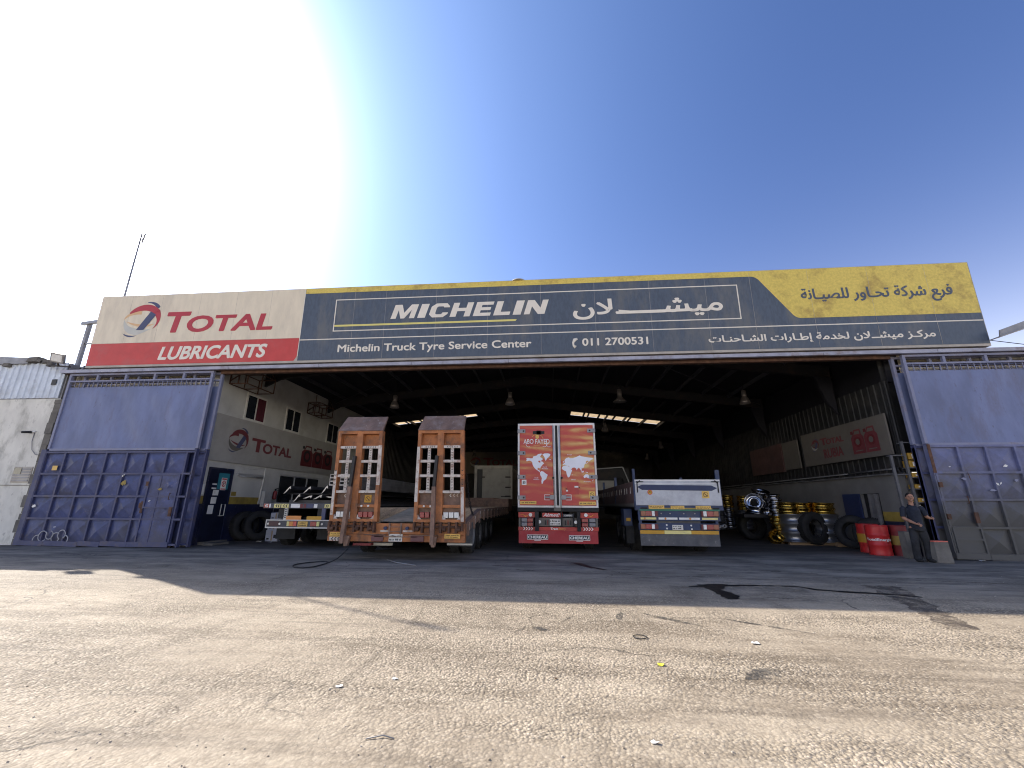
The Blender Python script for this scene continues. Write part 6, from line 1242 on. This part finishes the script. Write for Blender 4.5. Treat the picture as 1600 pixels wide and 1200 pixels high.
# drums
def drum(loc, m_, label, band=None, text=None, rot=0):
    x, y = loc; t = thing('oil_drum', label, 'drum', (x, y, 0), 'oil drums by the right gate')
    R_ = .29; pr = [(0, .012), (R_ - .02, .012), (R_ + .004, .0), (R_ + .006, .02), (R_, .035)]
    for zz in (.30, .59): pr += [(R_, zz - .03), (R_ + .012, zz - .01), (R_ + .012, zz + .01), (R_, zz + .03)]
    for k in range(5): z = .66 + .035 * k; pr += [(R_, z), (R_ + .003, z + .012), (R_, z + .024)]
    pr += [(R_, .855), (R_ + .006, .87), (R_ + .006, .885), (R_ - .012, .885), (R_ - .016, .868), (0, .868)]
    MB().lathe(pr, (x, y, 0), n=44).build('body', m_, t)
    if band: MB().lathe([(R_ + .0135, .31), (R_ + .0145, .315), (R_ + .0145, .575), (R_ + .0135, .58)], (x, y, 0), n=44).build('band', band, t)
    MB().cyl((x + .15, y, .868), (x + .15, y, .884), .03, n=14).cyl((x - .17, y, .868), (x - .17, y, .88), .02, n=12).build('bung', 'grey_metal', t)
    if text:
        mb = MB(); glyphs(mb, text, -.36, .36, .40, .50, ((0, 0, 0), (1, 0, 0), (0, 0, 1), (0, -1, 0)), .002, .03)
        mb.v = [Vector((x + (R_ + .013 - p.y) * math.sin(p.x / R_ + rot), y - (R_ + .013 - p.y) * math.cos(p.x / R_ + rot), p.z)) for p in mb.v]
        mb.build('lettering', 'sticker_white', t)
    return t
drum((10.25, 14.95), 'drum_red', 'bright red oil drum with white lettering, foremost of the drums', None, 'TotalEnergies', -.45)
drum((10.52, 15.75), 'drum_red', 'red drum with a yellow band half hidden behind the lettered drum', 'refl_orange')
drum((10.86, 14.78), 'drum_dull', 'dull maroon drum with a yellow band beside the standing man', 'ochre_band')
# concrete blocks by the man
blk = MB(); blk.add([(10.27, 12.98, 0), (10.68, 12.98, 0), (10.68, 13.36, 0), (10.27, 13.36, 0), (10.30, 13.0, .53), (10.66, 13.0, .53), (10.66, 13.33, .53), (10.30, 13.33, .53)], [(0, 3, 2, 1), (4, 5, 6, 7), (0, 1, 5, 4), (1, 2, 6, 5), (2, 3, 7, 6), (3, 0, 4, 7)])
b_ = top(blk, 'concrete_block', 'concrete', 'upright concrete block with a coral red top beside the right gate', 'block', bevel=.012)
MB().box(10.30, 10.66, 13.0, 13.33, .532, .56).build('painted_cap', 'coral', b_)
top(MB().box(10.32, 10.52, 13.95, 14.2, 0, .74), 'concrete_post', 'concrete', 'grey concrete post between the maroon drum and the man', 'post', bevel=.01)
top(MB().lathe([(0, 0), (.12, 0), (.14, .05), (.14, .3), (.12, .34), (0, .34)], (10.72, 13.55, .0), n=24).lathe([(.14, .34), (.15, .36), (.15, .5), (.13, .52), (0, .52)], (10.72, 13.55, 0), n=24), 'steel_canister', 'lamp_alu', 'grey metal canister tucked behind the concrete block', 'canister')
# storage rack just inside the right gate
RK = thing('storage_rack', 'grey steel rack with shelves of yellow bins just inside the right gate', 'rack', (11.1, 14.32, 0))
mb = MB()
for y in (14.22,):
    mb.box(10.62, 10.69, y - .03, y + .03, 0, 3.0).box(11.02, 11.09, y - .03, y + .03, 0, 3.42).box(11.62, 11.68, y - .03, y + .03, 0, 3.42)
mb.build('upright', 'flap_grey', RK)
for z in (1.3, 1.58, 1.98, 2.32, 2.62, 3.40): MB().box(11.09, 11.62, 14.18, 14.46, z - .03, z).build('shelf', 'flap_grey', RK)
for z in (2.42, 3.0): MB().box(10.69, 11.02, 14.18, 14.46, z - .03, z).build('shelf', 'flap_grey', RK)
n_ = 0
BOXL = ('upper yellow bin of the two on the highest shelf of the grey rack', 'lower yellow bin of the two on the highest shelf of the grey rack', 'yellow bin on the rack shelf just under the highest pair', 'yellow bin on the middle rack shelf', 'yellow bin on the rack shelf level with the man\'s head')
for x, z, h in ((11.14, 2.86, .2), (11.12, 2.622, .2), (11.12, 2.322, .12), (11.12, 1.982, .12), (11.12, 1.582, .12)):
    t = thing('parts_bin', BOXL[n_], 'bin', (x + .22, 14.3, z), 'yellow bins on the rack')
    MB().box(x, x + .42, 14.19, 14.21, z, z + h).box(x, x + .42, 14.42, 14.44, z, z + h).box(x, x + .02, 14.21, 14.42, z, z + h).box(x + .40, x + .42, 14.21, 14.42, z, z + h).box(x + .02, x + .40, 14.21, 14.42, z, z + .02).build('body', 'bin_yellow', t)
    MB().box(x + .1, x + .24, 14.182, 14.19, z + .03, z + h - .04).build('card', 'sticker_white', t); n_ += 1
tyre((10.86, 14.32, 2.53), (.3, -.9, .2), 'small tyre lying on the left shelf of the grey rack', r=.11, w=.12, ri=.06)
top(MB().lathe([(0, 0), (.07, 0), (.07, .14), (.03, .17), (.03, .2), (0, .2)], (11.2, 14.3, 1.302), n=18), 'grease_can', 'plate_white', 'pale can on the lowest shelf of the grey rack', 'can')

# ------------------------------------------------------------ things by the office wall
for i, (x, y, z, w, d, h, m_, lb) in enumerate(((-11.0, 16.9, 0, .52, .4, .42, 'carton', 'grey carton at the bottom left of the stack under the flatbed'), (-10.45, 16.95, 0, .46, .4, .36, 'carton', 'grey carton at the bottom right of the stack under the flatbed'), (-11.0, 16.95, .42, .5, .4, .40, 'carton', 'grey carton on top of the left carton under the flatbed'), (-10.5, 17.0, .36, .4, .36, .36, 'carton', 'grey carton on top of the right carton under the flatbed'), (-9.95, 17.1, 0, .34, .4, .5, 'carton_tan', 'brown carton standing at the right end of the cartons'), (-11.0, 16.98, .82, .46, .36, .26, 'carton', 'pale carton topmost of the stack beside the leaning tyre'))):
    t = thing('carton', lb, 'carton', (x, y, z), 'cartons under the flatbed')
    MB().box(x - w / 2, x + w / 2, y - d / 2, y + d / 2, z + .001, z + h).build('body', m_, t, bevel=.006)
    MB().box(x - .03, x + .03, y - d / 2 - .002, y - d / 2, z + .03, z + h - .02).build('tape', 'carton_tan' if m_ == 'carton' else 'carton', t)
    MB().box(x + w * .14, x + w * .36, y - d / 2 - .002, y - d / 2, z + h * .3, z + h * .6).box(x - w * .4, x - w * .2, y - d / 2 - .002, y - d / 2, z + h * .15, z + h * .3).build('print', 'ink', t)
ex = thing('fire_extinguisher', 'dark fire extinguisher hanging on the white office wall', 'extinguisher', (-12.5, 18.75, 1.62))
MB().lathe([(0, 0), (.08, 0), (.085, .03), (.085, .3), (.05, .37), (.03, .38), (0, .38)], (-12.5, 18.75, 1.62), n=20).build('cylinder', 'drum_dull', ex)
MB().cyl((-12.5, 18.75, 2.0), (-12.5, 18.75, 2.06), .025).bar((-12.5, 18.7, 2.06), (-12.48, 18.95, 2.12), .03).tube([(-12.5, 18.78, 2.04), (-12.42, 18.9, 1.95), (-12.42, 18.88, 1.75)], .014, 6).build('valve', 'black_paint', ex)
mb = MB(); rn = random.Random(9)
def scrap(x, y, s, label, m_, name='litter', cat='litter', seed=0, grp='scraps of litter on the yard'):
    rn = random.Random(seed); pts = []
    for k in range(8): t = 2 * math.pi * k / 8; q = s * rn.uniform(.55, 1.1); pts.append((x + q * math.cos(t), y + .7 * q * math.sin(t), .004 + s * rn.uniform(.02, .35)))
    mb = MB(); mb.add(pts + [(x, y, .004 + s * .12)] + [(p[0], p[1], p[2] - .003) for p in pts] + [(x, y, .002 + s * .1)], [(k, (k + 1) % 8, 8) for k in range(8)] + [(9 + (k + 1) % 8, 9 + k, 17) for k in range(8)] + [(k, 9 + k, 9 + (k + 1) % 8, (k + 1) % 8) for k in range(8)])
    return top(mb, name, m_, label, cat, grp)
scrap(1.01, 4.62, .045, 'crumpled yellow scrap on the sunlit asphalt', 'litter_yellow', seed=1)
scrap(.63, 3.24, .03, 'small white scrap nearest the camera, right of the middle', 'litter_white', seed=2)
scrap(2.2, 5.39, .06, 'white scrap on the asphalt below the oil puddle', 'litter_white', seed=3)
scrap(-1.35, 4.05, .032, 'white scrap left of the middle of the sunlit yard', 'litter_white', seed=4)
scrap(-1.75, 3.85, .03, 'second white scrap on the far left of the sunlit yard', 'litter_white', seed=5)
scrap(.02, 4.2, .02, 'tiny dark scrap in the middle of the yard', 'ink_brown', seed=6)
scrap(11.9, 13.6, .14, 'crumpled pale rag under the right gate', 'litter_white', 'rag', 'rag', 7)
scrap(-11.2, 16.3, .16, 'crumpled pale rag on the floor in front of the leaning tyre', 'litter_white', 'rag', 'rag', 8)
scrap(-10.7, 16.2, .12, 'second crumpled rag on the floor right of the leaning tyre', 'carton', 'rag', 'rag', 9)
top(MB().lathe([(.075, .004), (.083, .009), (.075, .014), (.067, .009)], (.99, 5.48, 0), n=28, closed=True), 'rubber_ring', 'black_rubber', 'small black rubber ring lying on the sunlit asphalt', 'ring')
top(MB().tube([(-1.2, 3.1, .006), (-1.1, 3.14, .012), (-1.02, 3.12, .006)], .004, 5).tube([(-4.38, 11.76, .01), (-3.9, 11.2, .012), (-3.3, 10.8, .01)], .012, 5), 'wire_scrap', 'grey_metal', 'bits of wire lying on the asphalt before the low loader', 'wire')

# ------------------------------------------------------------ the man
def man():
    px, py = 10.14, 13.22
    P = thing('person', 'man in a navy polo shirt and dark trousers standing beside the concrete block, looking out', 'person', (px, py, 0))
    yaw = R(-24); cy_, sy_ = math.cos(yaw), math.sin(yaw)
    def W(x, y, z):   # local: x to his left (viewer's right), -y forward
        return Vector((px + x * cy_ - y * sy_, py + x * sy_ + y * cy_, z))
    def WL(L): return [W(*p) for p in L]
    body = MB()
    # torso, neck and head in one skin
    body.tube(WL([(0, .02, .92), (0, .02, 1.05), (0, .015, 1.2), (0, .02, 1.34), (0, .03, 1.44), (0, .03, 1.50)]), [(.12, .09), (.12, .09), (.135, .10), (.15, .105), (.13, .09), (.06, .06)], 18)
    body.tube(WL([(0, .03, 1.44), (0, .02, 1.54), (0, .01, 1.60)]), [.062, .056, .056], 14)
    body.ball(W(0, -.01, 1.70), (.078, .092, .115), 20, 14).ball(W(0, -.035, 1.645), (.058, .06, .055), 16, 10)
    body.ball(W(0, -.105, 1.685), (.014, .02, .026), 10, 8).ball(W(0, -.098, 1.70), (.011, .016, .03), 10, 8)   # nose
    body.ball(W(0, -.09, 1.645), (.026, .012, .008), 10, 6).ball(W(0, -.088, 1.635), (.023, .012, .008), 10, 6)  # lips
    body.ball(W(0, -.082, 1.605), (.028, .02, .02), 10, 8)                                                       # chin
    body.ball(W(-.03, -.085, 1.722), (.02, .012, .007), 8, 6).ball(W(.03, -.085, 1.722), (.02, .012, .007), 8, 6)  # brows
    for s in (-1, 1): body.ball(W(s * .08, .005, 1.685), (.012, .022, .032), 10, 8)
    # arms
    def arm(sh, el, wr, fing, thumb, side):
        body.tube(WL([sh, [(a + b) / 2 for a, b in zip(sh, el)], el]), [.056, .050, .042], 14)
        body.tube(WL([el, [a * .65 + b * .35 for a, b in zip(el, wr)], wr]), [.042, .043, .028], 14)
        body.ball(W(*el), .042, 12, 8)
        w = Vector(wr); f = Vector(fing[0]).normalized(); s = Vector(fing[1]).normalized(); n = f.cross(s)
        body.tube(WL([w - f * .01, w + f * .03, w + f * .085]), [(.03, .022), (.042, .018), (.043, .015)], 12)
        for i, (o, L, c) in enumerate(((-.031, .070, .5), (-.010, .078, .6), (.011, .072, .7), (.031, .058, .8))):
            b0_ = w + f * .08 + s * o; k1 = b0_ + (f * math.cos(c * .6) + n * math.sin(c * .6)) * (L * .45); k2 = k1 + (f * math.cos(c * 1.5) + n * math.sin(c * 1.5)) * (L * .32); k3 = k2 + (f * math.cos(c * 2.2) + n * math.sin(c * 2.2)) * (L * .26)
            body.tube(WL([b0_ - f * .015, b0_, k1, k2, k3]), [.0095, .0095, .0088, .008, .0065], 8)
        t0 = w + f * .03 + s * -.032; d = (f * .75 - s * .6 + n * .35).normalized(); body.tube(WL([t0, t0 + d * .035, t0 + d * .05 + f * .02]), [.014, .011, .008], 8)
    # his right arm (viewer's left): bent, hand in front of the hip
    arm((-.205, .03, 1.40), (-.235, .01, 1.13), (-.05, -.19, .995), ((.8, -.15, -.35), (-.3, -.3, -.9)), None, -1)
    # his left arm reaching to the side behind the gate
    arm((.205, .03, 1.40), (.265, .04, 1.18), (.37, .17, 1.13), ((.8, .55, .0), (0, -.1, -1)), None, 1)
    # legs inside the trousers
    for s, fx, fy in ((-1, -.13, -.02), (1, .14, .06)):
        body.tube(WL([(s * .09, .02, .92), (s * .11, .0, .72), (fx, fy - .03, .48), (fx, fy + .02, .25), (fx, fy + .03, .09)]), [.07, .065, .052, .048, .038], 14)
    body.build('body', 'skin', P, remesh=.0065)
    # shirt
    sh = MB(); sh.tube(WL([(0, .02, .86), (0, .02, .95), (0, .02, 1.05), (0, .015, 1.2), (0, .02, 1.34), (0, .03, 1.43), (0, .03, 1.475)]), [(.185, .145), (.182, .14), (.172, .135), (.178, .138), (.19, .135), (.155, .11), (.085, .08)], 24)
    sh.tube(WL([(-.15, .03, 1.43), (-.205, .03, 1.39), (-.225, .02, 1.28), (-.236, .012, 1.17)]), [.06, .070, .066, .064], 16); sh.tube(WL([(.15, .03, 1.43), (.205, .03, 1.39), (.235, .035, 1.29), (.258, .038, 1.21)]), [.06, .070, .066, .062], 16)
    sh.build('polo_shirt', 'shirt_navy', P, remesh=.012)
    cl = MB(); cl.tube(WL([(-.06, .075, 1.50), (-.085, .02, 1.485), (-.05, -.06, 1.47), (0, -.085, 1.44), (.05, -.06, 1.47), (.085, .02, 1.485), (.06, .075, 1.50)]), [(.012, .028)] * 7, 8); cl.build('collar', 'shirt_navy', P)
    tr = MB()
    tr.tube(WL([(0, .02, .99), (0, .02, .93), (0, .02, .86), (0, .02, .80)]), [(.168, .13), (.175, .135), (.185, .14), (.18, .13)], 22)
    for s, fx, fy in ((-1, -.13, -.02), (1, .14, .06)):
        tr.tube(WL([(s * .085, .02, .86), (s * .10, .01, .72), (fx * .95, fy - .02, .5), (fx, fy + .02, .3), (fx, fy + .02, .12), (fx, fy, .06)]), [.105, .10, .088, .085, .09, .092], 18)
    tr.build('trousers', 'trouser_grey', P, remesh=.012)
    for s, fx, fy in ((-1, -.13, -.02), (1, .14, .06)):
        so_ = MB(); so_.ball(W(fx, fy - .07, .045), (.05, .13, .045), 14, 8).ball(W(fx, fy + .03, .06), (.045, .06, .055), 12, 8); so_.v = [Vector((p.x, p.y, max(p.z, .004))) for p in so_.v]; so_.build('shoe', 'black_rubber', P)
    h = MB().ball(W(0, .012, 1.735), (.086, .094, .094), 20, 12); h.v = [p for p in h.v]
    hv = []
    for p in h.v:
        q = p - W(0, 0, 0); ly = -q.x * sy_ + q.y * cy_      # local y
        if ly < -.045 and p.z < 1.757: p = p + (W(0, .05, 0) - W(0, 0, 0))
        if p.z < 1.69: p = Vector((p.x, p.y, 1.69 + (p.z - 1.69) * .3))
        hv.append(p)
    h.v = hv; h.build('hair', 'hair', P)
    e = MB()
    for s in (-1, 1): e.ball(W(s * .03, -.092, 1.703), (.012, .008, .006), 10, 6)
    e.build('eyes', 'ink', P)
    b = MB()
    for s in (-1, 1): b.ball(W(s * .031, -.094, 1.725), (.02, .008, .005), 8, 6)
    b.ball(W(0, -.098, 1.657), (.026, .007, .004), 8, 6); b.build('facial_hair', 'hair', P)
    MB().tube(WL([(-.12, -.11, .86), (-.06, -.14, .84), (.0, -.14, .84), (.06, -.13, .86)]), .012, 6).build('key_cord', 'ink', P)
man()
